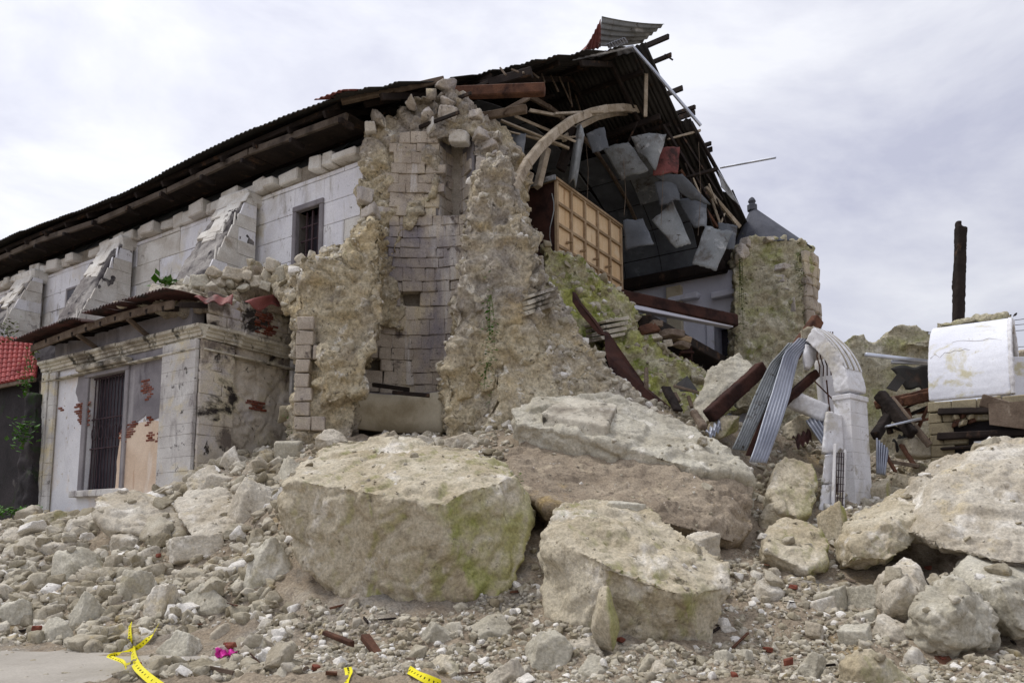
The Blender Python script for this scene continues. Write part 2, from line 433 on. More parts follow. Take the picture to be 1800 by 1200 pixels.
M['earth'] = material('brown_earth_and_mortar', lin(170, 156, 136), lin(142, 128, 110), 0.9, bump=0.9, bscale=13, dist=0.05, speck=0.45, speck_scale=24, stains=[(lin(190, 176, 152), 1.8, .58, .7), (lin(176, 152, 104), .7, .6, .72), (lin(110, 98, 84), 2.6, .58, .68), (lin(220, 212, 198), 6, .66, .7)])
M['road'] = material('dusty_road', lin(178, 172, 162), lin(160, 154, 144), 0.8, bump=0.3, bscale=20, dist=0.01, speck=0.18)
M['whitewash'] = material('whitewashed_plaster', lin(238, 238, 240), lin(222, 222, 228), 0.9, bump=0.35, bscale=14, dist=0.015, speck=0.14, speck_scale=24,
    stains=[(lin(204, 201, 198), .9, .5, .66, (1, 1, .35)), (lin(166, 161, 156), 1.7, .58, .68, (1, 1, .25)), (lin(212, 204, 184), .6, .56, .72), (lin(120, 115, 112), 2.6, .63, .7, (1, 1, .5)), (lin(104, 100, 98), 6.0, .64, .71)])
M['mortar'] = material('grey_mortar', lin(168, 160, 148), lin(140, 132, 120), 2.0, bump=0.5, speck=0.3)
M['stonewhite'] = material('whitewashed_stone', lin(226, 224, 218), lin(198, 192, 182), 1.4, bump=0.5, bscale=10, dist=0.02, speck=0.22,
    stains=[(lin(160, 150, 136), 1.5, .58, .7), (lin(96, 90, 88), 2.6, .66, .74, (1, 1, .4))])
M['buttress'] = material('lichen_black_stone', lin(190, 186, 180), lin(120, 114, 112), 0.8, bump=0.7, bscale=9, dist=0.04, speck=0.3,
    stains=[(lin(66, 62, 64), 0.55, .46, .58), (lin(46, 42, 46), 1.6, .56, .66), (lin(206, 202, 194), 1.7, .62, .7)])
M['annexwhite'] = material('peeling_white_paint', lin(234, 234, 236), lin(216, 216, 220), 0.9, bump=0.3, bscale=16, dist=0.01, speck=0.14,
    stains=[(lin(222, 204, 184), .45, .54, .7), (lin(186, 182, 184), .9, .54, .68, (1, 1, .25)), (lin(176, 160, 140), 3.5, .62, .7), (lin(146, 128, 112), 7, .65, .71), (lin(120, 112, 108), 1.2, .66, .74, (1, 1, .2))])
M['annexpeach'] = material('pinkish_bare_plaster', lin(226, 206, 184), lin(208, 184, 160), 1.1, bump=0.3, bscale=16, dist=0.01, speck=0.16,
    stains=[(lin(236, 230, 222), .9, .55, .7, (1, 1, .2)), (lin(172, 122, 92), 2.2, .62, .72, (1, 1, .12))])
M['cement'] = material('grey_cement_render', lin(148, 144, 146), lin(122, 118, 122), 0.9, bump=0.25, bscale=14, dist=0.01, speck=0.16,
    stains=[(lin(178, 174, 174), 1.0, .56, .7, (1, 1, .15)), (lin(98, 94, 98), 1.8, .6, .72, (1, 1, .2))])
M['annexblock'] = material('stained_stone_block', lin(218, 216, 212), lin(190, 186, 182), 1.3, bump=0.4, bscale=12, dist=0.015, speck=0.2, randomize=0.06,
    stains=[(lin(216, 204, 172), .9, .54, .68), (lin(136, 130, 130), 1.6, .54, .66, (1, 1, .3)), (lin(72, 68, 66), 4.0, .62, .69)])
M['annexside'] = material('mouldy_plaster', lin(206, 198, 186), lin(184, 172, 152), 1.1, bump=0.5, bscale=10, dist=0.02, speck=0.26,
    stains=[(lin(214, 204, 172), .9, .5, .62), (lin(192, 188, 192), .7, .52, .66), (lin(116, 106, 98), 1.1, .52, .62), (lin(56, 51, 48), .9, .55, .62), (lin(62, 56, 52), 2.4, .6, .66), (lin(150, 104, 86), 1.2, .66, .72), (lin(128, 130, 70), 1.5, .62, .72)])
M['brick'] = material('old_red_brick', lin(142, 92, 78), lin(116, 72, 62), 3, bump=0.4, speck=0.3, randomize=0.2)
M['ashlar'] = material('dressed_stone', lin(200, 190, 176), lin(168, 157, 144), 1.3, bump=0.45, bscale=11, dist=0.02, speck=0.34, randomize=0.14,
    stains=[(lin(208, 196, 170), .8, .54, .68), (lin(214, 210, 206), 2.2, .56, .68, (1, 1, .06)), (lin(104, 95, 90), 2.4, .58, .68), (lin(146, 140, 144), .6, .5, .64, (1, 1, .4)), (lin(92, 84, 80), 7, .62, .69)])
M['cornice'] = material('moulded_stone', lin(206, 200, 184), lin(172, 164, 148), 1.6, bump=0.4, bscale=12, dist=0.015, speck=0.25,
    stains=[(lin(118, 110, 98), .8, .5, .64), (lin(72, 68, 60), 1.7, .54, .64), (lin(226, 222, 214), 1.1, .58, .7), (lin(90, 84, 74), 6, .6, .68)])
M['cream'] = material('cream_render', lin(202, 194, 172), lin(184, 172, 148), 0.8, bump=0.2, speck=0.12, stains=[(lin(158, 146, 120), .8, .56, .7)])
M['rustsheet'] = material('rusty_red_sheet', lin(142, 86, 82), lin(108, 58, 54), 1.2, rough=0.6, bump=0.2, speck=0.25, metal=0.1, stains=[(lin(64, 44, 42), 1.8, .52, .64), (lin(204, 180, 174), 1.6, .62, .7)])
M['rustdark'] = material('dark_rust_sheet', lin(86, 56, 52), lin(62, 42, 40), 1.2, rough=0.7, bump=0.2, speck=0.25, stains=[(lin(44, 36, 34), 1.8, .5, .62)])
M['darksheet'] = material('dark_sheet', lin(62, 60, 58), lin(44, 42, 40), 1.2, rough=0.7, bump=0.2, speck=0.2, metal=0.1, stains=[(lin(78, 62, 52), 1.2, .56, .68)])  # dark grey sheet with brown patches
M['greysheet'] = material('galvanised_sheet', lin(172, 176, 186), lin(140, 144, 156), 1.1, rough=0.45, bump=0.1, speck=0.12, metal=0.35, stains=[(lin(120, 92, 74), 1.6, .62, .72)])
M['steel'] = material('bright_steel', lin(206, 210, 218), lin(176, 182, 194), 1.5, rough=0.35, bump=0.05, speck=0.08, metal=0.6)
M['darkwood'] = material('blackened_timber', lin(50, 42, 38), lin(34, 28, 26), 2, bump=0.4, stretch=(1, 1, 1), speck=0.3, stains=[(lin(96, 74, 58), 2.2, .58, .7)])
M['wood'] = material('weathered_timber', lin(126, 112, 98), lin(96, 82, 70), 2.4, bump=0.4, speck=0.28, stains=[(lin(158, 146, 130), 1.7, .58, .7), (lin(62, 48, 40), 2.6, .6, .7)])
M['ribwood'] = material('pale_weathered_rib', lin(186, 174, 156), lin(150, 136, 116), 2.4, bump=0.4, speck=0.28, stains=[(lin(100, 86, 72), 2.6, .58, .7)])
M['fascia'] = material('grey_fascia', lin(104, 94, 84), lin(78, 68, 60), 1.6, bump=0.3, speck=0.25, stains=[(lin(46, 40, 36), 1.2, .54, .68)])
M['redwood'] = material('dark_red_timber', lin(76, 48, 40), lin(50, 33, 29), 1.6, bump=0.25, speck=0.25, stains=[(lin(40, 24, 22), 1.6, .54, .68)])
M['rustwood'] = material('rust_brown_timber', lin(112, 78, 60), lin(76, 52, 42), 2.0, bump=0.4, speck=0.3, stains=[(lin(48, 32, 28), 1.9, .55, .68)])
M['plywood'] = material('plywood', lin(234, 212, 180), lin(214, 184, 146), 1.6, bump=0.15, bscale=14, speck=0.14, stretch=(1, 1, .25), randomize=0.2, stains=[(lin(150, 108, 74), 1.6, .56, .7, (1, 1, .3)), (lin(232, 214, 186), 1.1, .56, .7)])
M['batten'] = material('pine_batten', lin(172, 150, 122), lin(140, 118, 92), 2.0, bump=0.2, speck=0.18)
M['panel'] = material('grey_painted_panel', lin(112, 117, 124), lin(88, 92, 98), 1.0, bump=0.2, speck=0.15, randomize=0.3, stains=[(lin(140, 144, 150), .9, .58, .7), (lin(66, 58, 52), 1.4, .6, .72)])
M['panelpale'] = material('pale_grey_panel', lin(150, 154, 156), lin(122, 126, 128), 1.2, bump=0.2, speck=0.18, stains=[(lin(96, 90, 84), 1.4, .52, .66), (lin(196, 198, 200), 2.0, .58, .7), (lin(70, 62, 56), 5, .6, .68)])
M['innerwhite'] = material('pale_blue_white_plaster', lin(222, 224, 236), lin(206, 208, 222), 0.6, bump=0.15, speck=0.08, stains=[(lin(176, 172, 170), .8, .62, .74)])
M['concrete'] = material('white_painted_concrete', lin(232, 232, 234), lin(214, 214, 218), 1.0, bump=0.3, bscale=14, dist=0.012, speck=0.14, stains=[(lin(190, 184, 170), 1.0, .52, .68), (lin(150, 142, 126), 2.4, .6, .7), (lin(120, 114, 104), 5, .64, .71), (lin(206, 204, 204), .8, .5, .7, (1, 1, .25))])
M['rawconcrete'] = material('raw_concrete', lin(186, 178, 160), lin(158, 150, 132), 1.6, bump=0.5, speck=0.28, stains=[(lin(120, 112, 92), 1.5, .6, .7)])
M['vaultwhite'] = material('flaking_white_vault', lin(240, 242, 248), lin(226, 228, 236), 0.7, bump=0.3, bscale=12, dist=0.01, speck=0.1, stains=[(lin(206, 200, 172), 1.5, .56, .68), (lin(172, 160, 124), 4.5, .64, .72)])
M['hollow'] = material('hollow_block', lin(174, 164, 140), lin(148, 138, 116), 1.3, bump=0.5, speck=0.28, randomize=0.12, stains=[(lin(96, 86, 72), 1.6, .6, .7), (lin(206, 202, 190), 1.2, .62, .72)])
M['tile'] = material('red_clay_tile', lin(160, 56, 52), lin(128, 42, 42), 2.4, rough=0.7, bump=0.2, speck=0.2, randomize=0.15)
M['darkstone'] = material('dark_stone', lin(62, 58, 60), lin(42, 40, 42), 0.8, bump=0.6, speck=0.3, stains=[(lin(104, 100, 98), 1.2, .64, .72), (lin(40, 62, 26), .9, .58, .7)])  # near-black stone with paler and green patches
M['towerroof'] = material('slate_grey_cone', lin(96, 98, 106), lin(78, 80, 88), 1.5, bump=0.3, speck=0.2)
M['iron'] = material('rusty_rebar', lin(92, 62, 48), lin(64, 44, 36), 4, bump=0.2, speck=0.2)
M['grille'] = material('dark_iron_grille', lin(82, 66, 70), lin(60, 48, 54), 3, bump=0.2, speck=0.2)
M['glass'] = material('dusty_dark_glass', lin(66, 62, 70), lin(48, 44, 52), 1.5, rough=0.35, bump=0.0, speck=0.2)
M['leaf'] = material('green_leaf', lin(84, 132, 44), lin(58, 102, 34), 3, rough=0.6, bump=0.0, speck=0.2, randomize=0.2)
M['olive'] = material('olive_leaf', lin(104, 116, 56), lin(72, 88, 38), 3, rough=0.7, bump=0.0, speck=0.2, randomize=0.2)
M['tape'] = material('yellow_tape', lin(236, 226, 30), lin(222, 208, 20), 3, rough=0.5, bump=0.05, speck=0.08)
M['print'] = material('black_print', lin(50, 48, 30), lin(40, 40, 28), 3, bump=0.0, speck=0.0)
M['pink'] = material('magenta_plastic', lin(222, 64, 168), lin(196, 44, 146), 4, rough=0.4, bump=0.1, speck=0.08)
M['grass'] = material('short_grass', lin(70, 104, 40), lin(48, 76, 28), 2, bump=0.0, speck=0.2)
M['plastic'] = material('pale_plastic_sheet', lin(206, 212, 220), lin(186, 192, 204), 2, rough=0.4, bump=0.05, speck=0.06)
# ------------------------------------------------------------------ ground: rubble-covered slope rising from the road to the church
CTRL = [(0,1130,13.2),(0,1030,15.5),(0,935,20),(150,1130,13),(150,1020,15.2),(150,930,19.5),(300,1165,12.0),(300,1010,15),(300,890,18.3),
 (400,820,19),(450,790,20.2),(450,1165,11.8),(450,1000,14.5),(450,890,17),(600,1110,12.0),(600,1190,10),(720,1120,11.6),(900,1130,11.3),(900,1195,9.8),
 (600,860,15.5),(700,810,17),(560,785,19),(660,776,19.4),(800,776,19),(900,880,15.2),(950,765,17.6),(1100,705,19.4),(1200,742,18.8),(1280,860,17.3),(1320,965,16.0),
 (1100,1185,10.3),(1250,1165,11),(1300,1085,12.5),(1310,1000,14.3),(1400,1185,10.5),(1400,1055,13),(1400,965,15.2),(1400,860,18),(1400,765,20.5),
 (1500,1105,12),(1550,915,16.8),(1550,860,19.5),(1700,1155,11.5),(1750,1065,13.5),(1700,965,15.6),(1700,860,19),(1800,810,20),(1800,1100,12.8),(1650,1195,10.6),(1050,965,13.8),(1150,950,15.2)]
cx = [P(*c) for c in CTRL]
for x in (-14, -11, -8, -5.5, -4.2):
    for y in (7, 9.5, 11.8): cx.append(np.array([x, y, 0.0]))
for x in (-2, 2, 6, 10):
    cx.append(np.array([x, 7.0, 0.0]))
cx += [np.array(q, float) for q in ((-16,24,2.0),(-20,30,1.8),(-30,20,1.2),(-30,40,1.8),(-6,26,3.2),(3,25,4.6),(8,25,4.6),(12,26,3.6),(20,25,2.6),(25,15,1.2),(25,40,2.0),(0,45,2.0),(10,34,3.0),(16,21,2.6))]
cx = np.array(cx)
_d = np.linalg.norm(cx[:, None, :2] - cx[None, :, :2], axis=2)
_w = np.linalg.solve(_d + np.eye(len(cx)) * -0.02, cx[:, 2] - 1.5)
def ground_z(x, y):
    x = np.atleast_1d(np.asarray(x, float)); y = np.atleast_1d(np.asarray(y, float)); r = np.zeros(len(x))
    for i in range(0, len(x), 40000):
        q = np.stack([x[i:i + 40000], y[i:i + 40000]], 1)
        r[i:i + 40000] = np.linalg.norm(q[:, None] - cx[None, :, :2], axis=2) @ _w + 1.5
    far = np.clip((np.hypot(x, y - 18) - 22) / 16, 0, 1); far = far * far * (3 - 2 * far)
    lo = np.clip((8.2 - y) / 1.5, 0, 1)
    r = np.maximum(r, -0.02)
    return (r * (1 - far) + 1.2 * far) * (1 - lo)
def road_mask(x, y):
    return np.clip((-4.35 - 0.3 * (12 - y) + 0.4 * np.sin(y * 2.1) - x) * 2, 0, 1) * np.clip((12.75 + 0.25 * np.sin(x * 2.3) - y) * 3, 0, 1)
def land(px, py, y0=8.5, y1=30.0):
    """where the sight line through a photo point meets the ground"""
    ys = np.arange(y0, y1, 0.05); d = ray(px, py); k = ys / d[1]
    m = (CAM[2] + d[2] * k) <= ground_z(d[0] * k, ys)
    return float(ys[np.argmax(m)]) if m.any() else 19.0
def axis(lo, hi, step, far):
    a = list(np.arange(lo, hi + 1e-6, step)); g = step
    while a[-1] < far: g *= 1.35; a.append(a[-1] + g)
    g = step
    while a[0] > -far: g *= 1.35; a.insert(0, a[0] - g)
    return np.array(a)
gx = axis(-15, 15, 0.065, 900); gy = axis(8.4, 22.5, 0.06, 900)
GX, GY = np.meshgrid(gx, gy); gxf, gyf = GX.ravel(), GY.ravel()
gz = ground_z(gxf, gyf)
rub = (1 - road_mask(gxf, gyf)) * np.clip((26 - np.hypot(gxf, gyf - 16)) / 6, 0, 1)
p3 = np.stack([gxf, gyf, gz], 1)
near = np.where(rub > 0)[0]
dz = np.zeros(len(gxf)); pn = p3[near]
d1, d2, cc = worley(pn * 1.7, 3); dz[near] += 0.16 * (0.55 - d1 * d1 * 1.3) * (0.3 + cc)
d1, d2, cc = worley(pn * 4.2, 8); dz[near] += 0.075 * (0.5 - d1 * d1 * 1.3) * (0.3 + cc)
dz[near] += 0.05 * fbm(pn * 3.1, 4, 5) + 0.12 * vnoise(pn * 0.8, 2)
gz = gz + dz * rub
G3 = np.stack([gxf, gyf, gz], 1)
nx, ny = len(gx), len(gy); I = np.arange(nx * ny).reshape(ny, nx)
GQ = np.stack([I[:-1, :-1].ravel(), I[:-1, 1:].ravel(), I[1:, 1:].ravel(), I[1:, :-1].ravel()], 1)
obj('ground', (G3, GQ), M['dirt'], smooth=True, kind='structure')
# the road: a dusty paved sheet lying on the flat corner
rx = np.arange(-40, -1.4, 0.3); ry = np.arange(-2, 13.31, 0.17)
RX, RY = np.meshgrid(rx, ry); q = road_mask(RX.ravel(), RY.ravel())
rz = ground_z(RX.ravel(), RY.ravel()) * (q < .5) * 0 + np.where(q > 0.02, 0.012, -0.15)
I = np.arange(RX.size).reshape(RX.shape)
obj('road', (np.stack([RX.ravel(), RY.ravel(), rz], 1), np.stack([I[:-1, :-1].ravel(), I[:-1, 1:].ravel(), I[1:, 1:].ravel(), I[1:, :-1].ravel()], 1)), M['road'], smooth=True, kind='structure')
# ------------------------------------------------------------------ the church: nave wall, buttresses, roof, vault
def blockrow(parent, name, origin, du, dz_, dn, w, h, rows, width, gap, depth, mat, keep=None, jit=0.012, bev=0.015, proud=0.015):
    """coursed stone laid over a rectangle; du/dz_/dn unit vectors along, up, outwards"""
    n = 0; z = 0.0
    for r in range(rows):
        hh = h * random.uniform(.85, 1.15) if rows > 1 else h
        u = -random.uniform(0, w) if r else 0.0
        while u < width:
            ww = w * random.uniform(.65, 1.5); u0, u1 = max(u, 0), min(u + ww, width)
            if width - u1 < w * .3: u1 = width
            if u1 - u0 > 0.08:
                um, zm = (u0 + u1) / 2, z + hh / 2
                if keep is None or keep(um, zm):
                    c = origin + du * um + dz_ * zm + dn * (random.uniform(-proud, proud))
                    obj(name, chbox(c, du * (u1 - u0 - gap) / 2, dz_ * (hh - gap) / 2, dn * depth / 2, bev, jit), mat, parent); n += 1
            u = u1 if u1 > u else u + ww
        z += hh
    return n
ZB, ZT, TR, ZE, ZR = 1.2, 12.9, 7.3, 13.7, 18.0
ZTF = 12.2      # nave wall base / top, ridge position, eave and ridge heights
church = thing('church', 'long whitewashed stone church with dark sagging roof and broken open end', 'church', C(-12, 4, ZB))
# window position in the nave wall
ws0, wz1 = onT(524, 374, 0); ws1, wz0 = onT(562, 442, 0); wz0 -= 0.35
SL = -34.0
wall = obj('nave_wall', join(cbox(SL, ws0, 0.06, 1.1, ZB, ZT), cbox(ws1, .6, 0.06, 1.1, ZB, ZT), cbox(ws0, ws1, 0.06, 1.1, ZB, wz0), cbox(ws0, ws1, 0.06, 1.1, wz1, ZT)), M['mortar'], church)
# plaster-covered stones of the wall face, joints open where the plaster has cracked
z = 4.2
while z < ZT - 0.5:
    hh = random.uniform(.55, .8); s = .55
    if z + hh > ZT - .55: hh = ZT - .5 - z
    while s > -21:
        big = random.random() < .45
        w = random.uniform(1.6, 3.2) if big else random.uniform(.6, 1.1); s0 = s - w
        if not (s0 < ws1 + .12 and s > ws0 - .12 and z < wz1 + .12 and z + hh > wz0 - .1):
            c0 = random.uniform(-.02, .012); wm = M['whitewash'] if random.random() < .75 else M['stonewhite']; gp = random.choice((.003, .004, .006, .014))
            obj('plaster_block', cch(s0 + gp, s - gp, -.02 - c0, .07, z + random.choice((.003, .01)), z + hh - .004, .012, random.choice((.004, .012))), wm, wall)
        else:
            if z + hh > wz1 + .3: obj('plaster_block', cch(ws0 - .13, ws1 + .13, -.02, .07, wz1 + .18, z + hh - .006, .012, .004), M['whitewash'], wall)
            if s > ws1 + .3: obj('plaster_block', cch(ws1 + .14, s - .01, -.02, .07, z + .006, z + hh - .006, .012, .004), M['whitewash'], wall)
            if s0 < ws0 - .3: obj('plaster_block', cch(s0 + .01, ws0 - .14, -.02, .07, z + .006, z + hh - .006, .012, .004), M['whitewash'], wall)
        s = s0
    z += hh
# broken cornice stones along the wall top and the thin string course
s = .5
while s > -21:
    w = random.uniform(.45, .95)
    if random.random() < .8:
        p = random.uniform(.08, .34); h = random.uniform(.26, .5)
        obj('cornice_stone', chbox(C(s - w / 2, -p / 2 + .3, ZT - .26 + random.uniform(-.05, .06)), SD * (w / 2 - .015) + ZD * random.uniform(-.04, .04), TD * (p / 2 + .3), ZD * h / 2, .04, .03), M['stonewhite'], wall)
    s -= w
for a, b in ((ws0 - .2, -5.0), (-5.9, -10.6), (-11.6, -15.0), (-16, -20)):
    obj('string_course', cch(b, a, -.1, .0, 9.62, 9.78, .02, .01), M['stonewhite'], wall)
# pilasters and buttresses
RK = ((-.8, -1.2), (.9, -1.2), (1.9, -.4), (2.5, 2.5), (3.9, 3.5), (4.7, 4.9), (5.75, 7.3), (9, 9))
def rake(s): return float(np.interp(s, [a for a, b in RK], [b for a, b in RK]))
bt = []
for px, wd in ((430, 1.0), (222, 1.0), (72, 1.0), (-40, 1)):
    s, _ = onT(px, 450, 0); bt.append(s)
    pl = obj('pilaster', cbox(s - wd / 2, s + wd / 2, -.2, .0, 4, ZT - .9), M['mortar'], church)
    zz = 4.3
    while zz < ZT - 1.0:
        h = random.uniform(.5, .75); h = min(h, ZT - .9 - zz)
        if random.random() < .5: obj('stone_block', cch(s - wd / 2 - .02, s + wd / 2 + .02, -.25, -.05, zz, zz + h - .012, .015, .008), M['whitewash'], pl)
        else:
            m = s + random.uniform(-.15, .15)
            obj('stone_block', cch(s - wd / 2 - .02, m - .006, -.25, -.05, zz, zz + h - .012, .015, .008), M['stonewhite'], pl); obj('stone_block', cch(m + .006, s + wd / 2 + .02, -.245, -.05, zz, zz + h - .012, .015, .008), M['whitewash'], pl)
        zz += h
    obj('capital', cch(s - wd * .75, s + wd * .75, -.62, .2, ZT - .86, ZT - .35, .1, .06), M['stonewhite'], pl)
    # sloping buttress in front
    top, run = ZT - .75, 2.4
    pts = [C(s - .75, -.2, ZB), C(s - .75, -run - .25, ZB), C(s - .75, -run - .25, top - 4.3), C(s - .75, -.6, top), C(s - .75, -.2, top)]
    bo = obj('buttress', rocky([prism(pts, SD * 1.5)], .09, [('fbm', 1.4, .05), ('fbm', 5, .03)], int(px) & 255), M['buttress'], church, smooth=True)
    # coursed side stones
    zz = 4.0
    while zz < top - .1:
        h = .42; tfront = -run - .25 if zz < top - 4.3 else -.6 - (top - zz) * (run + .25 - .6) / 4.3
        tt = -.22
        while tt > tfront + .06:
            w = random.uniform(.45, .8); t1 = max(tt - w, tfront + .06)
            z0_, z1_ = zz + .004, min(zz + h, top) - .004; tf = lambda q: -run - .25 if q < top - 4.3 else -.6 - (top - q) * (run + .25 - .6) / 4.3
            lb_, lt_ = max(t1 + .004, tf(z0_) + .02), min(max(t1 + .004, tf(z1_) + .02), tt - .02)
            obj('stone_block', prism([C(s + .73, tt - .004, z0_), C(s + .73, lb_, z0_), C(s + .73, lt_, z1_), C(s + .73, tt - .004, z1_)], SD * (.07 + random.uniform(-.015, .015))), M['stonewhite'] if random.random() < .6 else M['whitewash'], bo); tt = t1
        zz += h
    # a few loosened slabs lying on the slope of the nearest buttresses
    for k in range(12):
        f = random.random() * .3; u = s + random.uniform(-.6, .55)
        tq = -.6 - f * (run - .35); zq = top - f * 4.3
        sl = TD * -(run - .35) / 5.0 + ZD * -4.3 / 5.0; nrm = np.cross(SD, sl); nrm = nrm / np.linalg.norm(nrm); nrm = nrm if nrm[2] > 0 else -nrm
        obj('facing_slab', chbox(C(u, tq, zq) + nrm * .02, SD * random.uniform(.2, .36), sl / np.linalg.norm(sl) * random.uniform(.14, .26), nrm * .035, .015, .03), M['stonewhite'], bo)
# dark gap window far down the nave
a0, zt = onT(122, 512, 0); a1, zb = onT(137, 548, 0)
wo = obj('window', cch(a0, a1, -.075, .02, zb - .3, zt, .01), M['glass'], church)
obj('window_frame', join(cch(a0 - .1, a0, -.1, .0, zb - .3, zt + .1), cch(a1, a1 + .1, -.1, 0, zb - .3, zt + .1), cch(a0, a1, -.1, 0, zt, zt + .1)), M['cement'], wo)
# near window with cement surround and bars
win = obj('window', cbox(ws0, ws1, .42, .46, wz0, wz1), M['glass'], church)
obj('window_frame', join(cch(ws0 - .16, ws0, -.09, .5, wz0, wz1 + .0), cch(ws1, ws1 + .16, -.09, .5, wz0, wz1), cch(ws0 - .16, ws1 + .16, -.1, .5, wz1, wz1 + .17)), M['cement'], win)
for k in range(1, 4):
    u = ws0 + (ws1 - ws0) * k / 4; obj('bar', cch(u - (.03 if k == 2 else .016), u + (.03 if k == 2 else .016), .12, .18, wz0, wz1, .005), M['grille'], win)
for k in range(1, 4):
    u = wz0 + (wz1 - wz0) * k / 4; obj('bar', cch(ws0, ws1, .13 + .001 * k, .17, u - .022, u + .022, .005), M['grille'], win)

# ---- roof
slope = (ZR - ZE) / (TR + 1.2)
def roofz(t): return ZE + (t + 1.2) * slope if t <= TR else ZR - (t - TR) * slope
sag = lambda s, t: -.12 * math.sin(s * .45) * (1 if t < 2 else .4)
roof = obj('roof', join(*[bar(C(SL, t, roofz(t) - .2), C(se, t, roofz(t) - .2), .12, .16) for t, se in ((-.75, .3), (1.0, 2.0), (2.8, 3.0), (4.6, 4.3), (6.6, 5.3), (8.0, 5.6), (10, 5.7), (12, 6.0), (14, 6.3))]), M['darkwood'], church)
def roofsheet(sa, sb, ta, tb, mat, lift=0.0, name='roof_sheet', amp=.028):
    nw = max(2, int(round((sb - sa) / .21))); nu = nw * 6; nv = 7
    ja, jb = random.uniform(-.08, .08), random.uniform(-.1, .1)
    def f(u, v):
        s = sa + (sb - sa) * u; t = ta + ja + (tb - ta - ja) * v
        return C(s + .02 * math.sin(v * 5), t, roofz(t) + amp * math.sin(2 * math.pi * nw * u) + lift + sag(s, t))
    return obj(name, sheet(f, nu, nv), mat, roof, smooth=True)
s = SL; i = 0
while s < 5.75:
    w = .95; ta = -1.2
    if s > -.3: w = .48
    if s > .3: ta = rake(s + .2) + random.uniform(-.2, .15)
    if ta < TR - .2: roofsheet(s, s + w + .06, ta, TR, M['darksheet'], lift=.012 * (i % 2))
    roofsheet(s, s + w + .06, 15.9, TR, M['darksheet'], lift=.012 * (i % 2))
    s += w; i += 1
while s < 6.5:
    roofsheet(s, s + .45, 15.9 - random.uniform(0, .3), TR + (s - 5.6) * 7.5 + random.uniform(0, .4), M['darksheet']); s += .42
roofsheet(.2, 1.3, -1.5, -.6, M['rustsheet'], .05)
# rafters under both slopes, outside fascia and soffit boards
s = SL
while s < 6.3:
    if s < 0: obj('rafter', bar(C(s, -1.05, roofz(-1.05) - .36), C(s, TR, ZR - .36), .1, .18), M['darkwood'], roof)
    else:
        t0 = rake(s) + .1
        if t0 < TR - 1: obj('rafter', bar(C(s, t0, roofz(t0) - .36), C(s, TR, ZR - .36), .1, .18), M['darkwood'], roof)
    if s < 5.6: obj('rafter', bar(C(s, 15.6, roofz(15.6) - .36), C(s, TR, ZR - .36), .1, .18), M['darkwood'], roof)
    s += 1.55
for k in range(8):
    sa = .75 - k * 4.2; obj('fascia_beam', bar(C(sa, -.86, ZE - .42 + sag(sa, 0)), C(sa - 4.16, -.86, ZE - .42 + sag(sa - 4.2, 0)), .1, .2, jit=.008), M['fascia'], roof)
    obj('soffit_board', bar(C(sa, -.3, ZE - .34), C(sa - 4.16, -.3, ZE - .34), .95, .03), M['darkwood'], roof)
    for q in (0.1, 2.1): 
        obj('bracket', bar(C(sa - q, -.55, ZE - .62), C(sa - q, -1.05, ZE - .6), .13, .16, jit=.012), M['darkwood'], roof)
# timbers broken out through the torn end of the near slope
for a, b, w, m in (((600, 178, 20.7), (690, 158, 20.9), .2, 'wood'), ((690, 160, 20.9), (780, 140, 21.6), .16, 'wood'), ((800, 164, 21.6), (958, 158, 20.9), .34, 'rustwood'), ((845, 152, 22.5), (935, 128, 22.2), .3, 'darkwood'),
                   ((870, 205, 22), (930, 172, 22), .14, 'wood'), ((850, 205, 21.8), (925, 192, 21.4), .2, 'wood'), ((640, 185, 21.2), (705, 172, 21.4), .18, 'darkwood')):
    obj('broken_timber', bar(P(*a), P(*b), w * .8, w, jit=.02), M[m], roof)
# purlin ends sticking out of the far slope's torn edge
for k, (px, py, ln) in enumerate(((1176, 64, 2.2), (1180, 96, 1.7), (1200, 155, 1.6), (1222, 188, 2.2), (1222, 198, 2.4), (1250, 252, 2.0), (1252, 262, 1.6), (1262, 297, 2.4), (1160, 205, 2.2))):
    Y = 24.9 + (px - 1125) * .033; e = P(px, py, Y); obj('purlin', bar(e, e - SD * ln + ZD * -.1, .1, .16 if k % 2 else .2, jit=.012), M['darkwood'], roof)
obj('broken_lath', bar(P(1168, 96, 25.8), P(1183, 106, 25.8), .04, .05), M['darkwood'], roof)
# turned-up ridge sheet: red outside, grey-green underside
pk = [P(1058, 32, 24.9), P(1168, 46, 24.9), P(1128, 78, 25.6), P(1052, 84, 25.6)]
bl = bilin(*pk)
obj('bent_sheet', sheet(lambda u, v: bl(u, v) + np.array([0, 0, .035 * math.sin(v * 2 * math.pi * 5)]) + ZD * (.25 * (u - .5) ** 2), 12, 34), M['panelpale'], roof, smooth=True)
bl2 = bilin(P(1056, 34, 24.87), P(1056, 84, 25.5), P(1012, 96, 25.2), P(1030, 86, 25.0))
obj('bent_sheet', sheet(lambda u, v: bl2(u, v) + ZD * .03 * math.sin(v * 2 * math.pi * 6), 8, 36), M['rustsheet'], roof, smooth=True)
for a, b, c, d, m in (((1010, 103, 24.0), (1110, 82, 24.4), (1122, 92, 24.9), (1015, 108, 24.6), 'greysheet'), ((1066, 78, 24.9), (1098, 66, 24.9), (1104, 74, 25.2), (1070, 86, 25.2), 'greysheet'), ((940, 118, 23.2), (1012, 96, 23.8), (1018, 104, 24.4), (950, 122, 24), 'darksheet')):
    b3 = bilin(P(*a), P(*b), P(*c), P(*d)); obj('bent_sheet', sheet(lambda u, v: b3(u, v) + ZD * .02 * math.sin(u * 2 * math.pi * 7), 40, 4), M[m], roof, smooth=True)
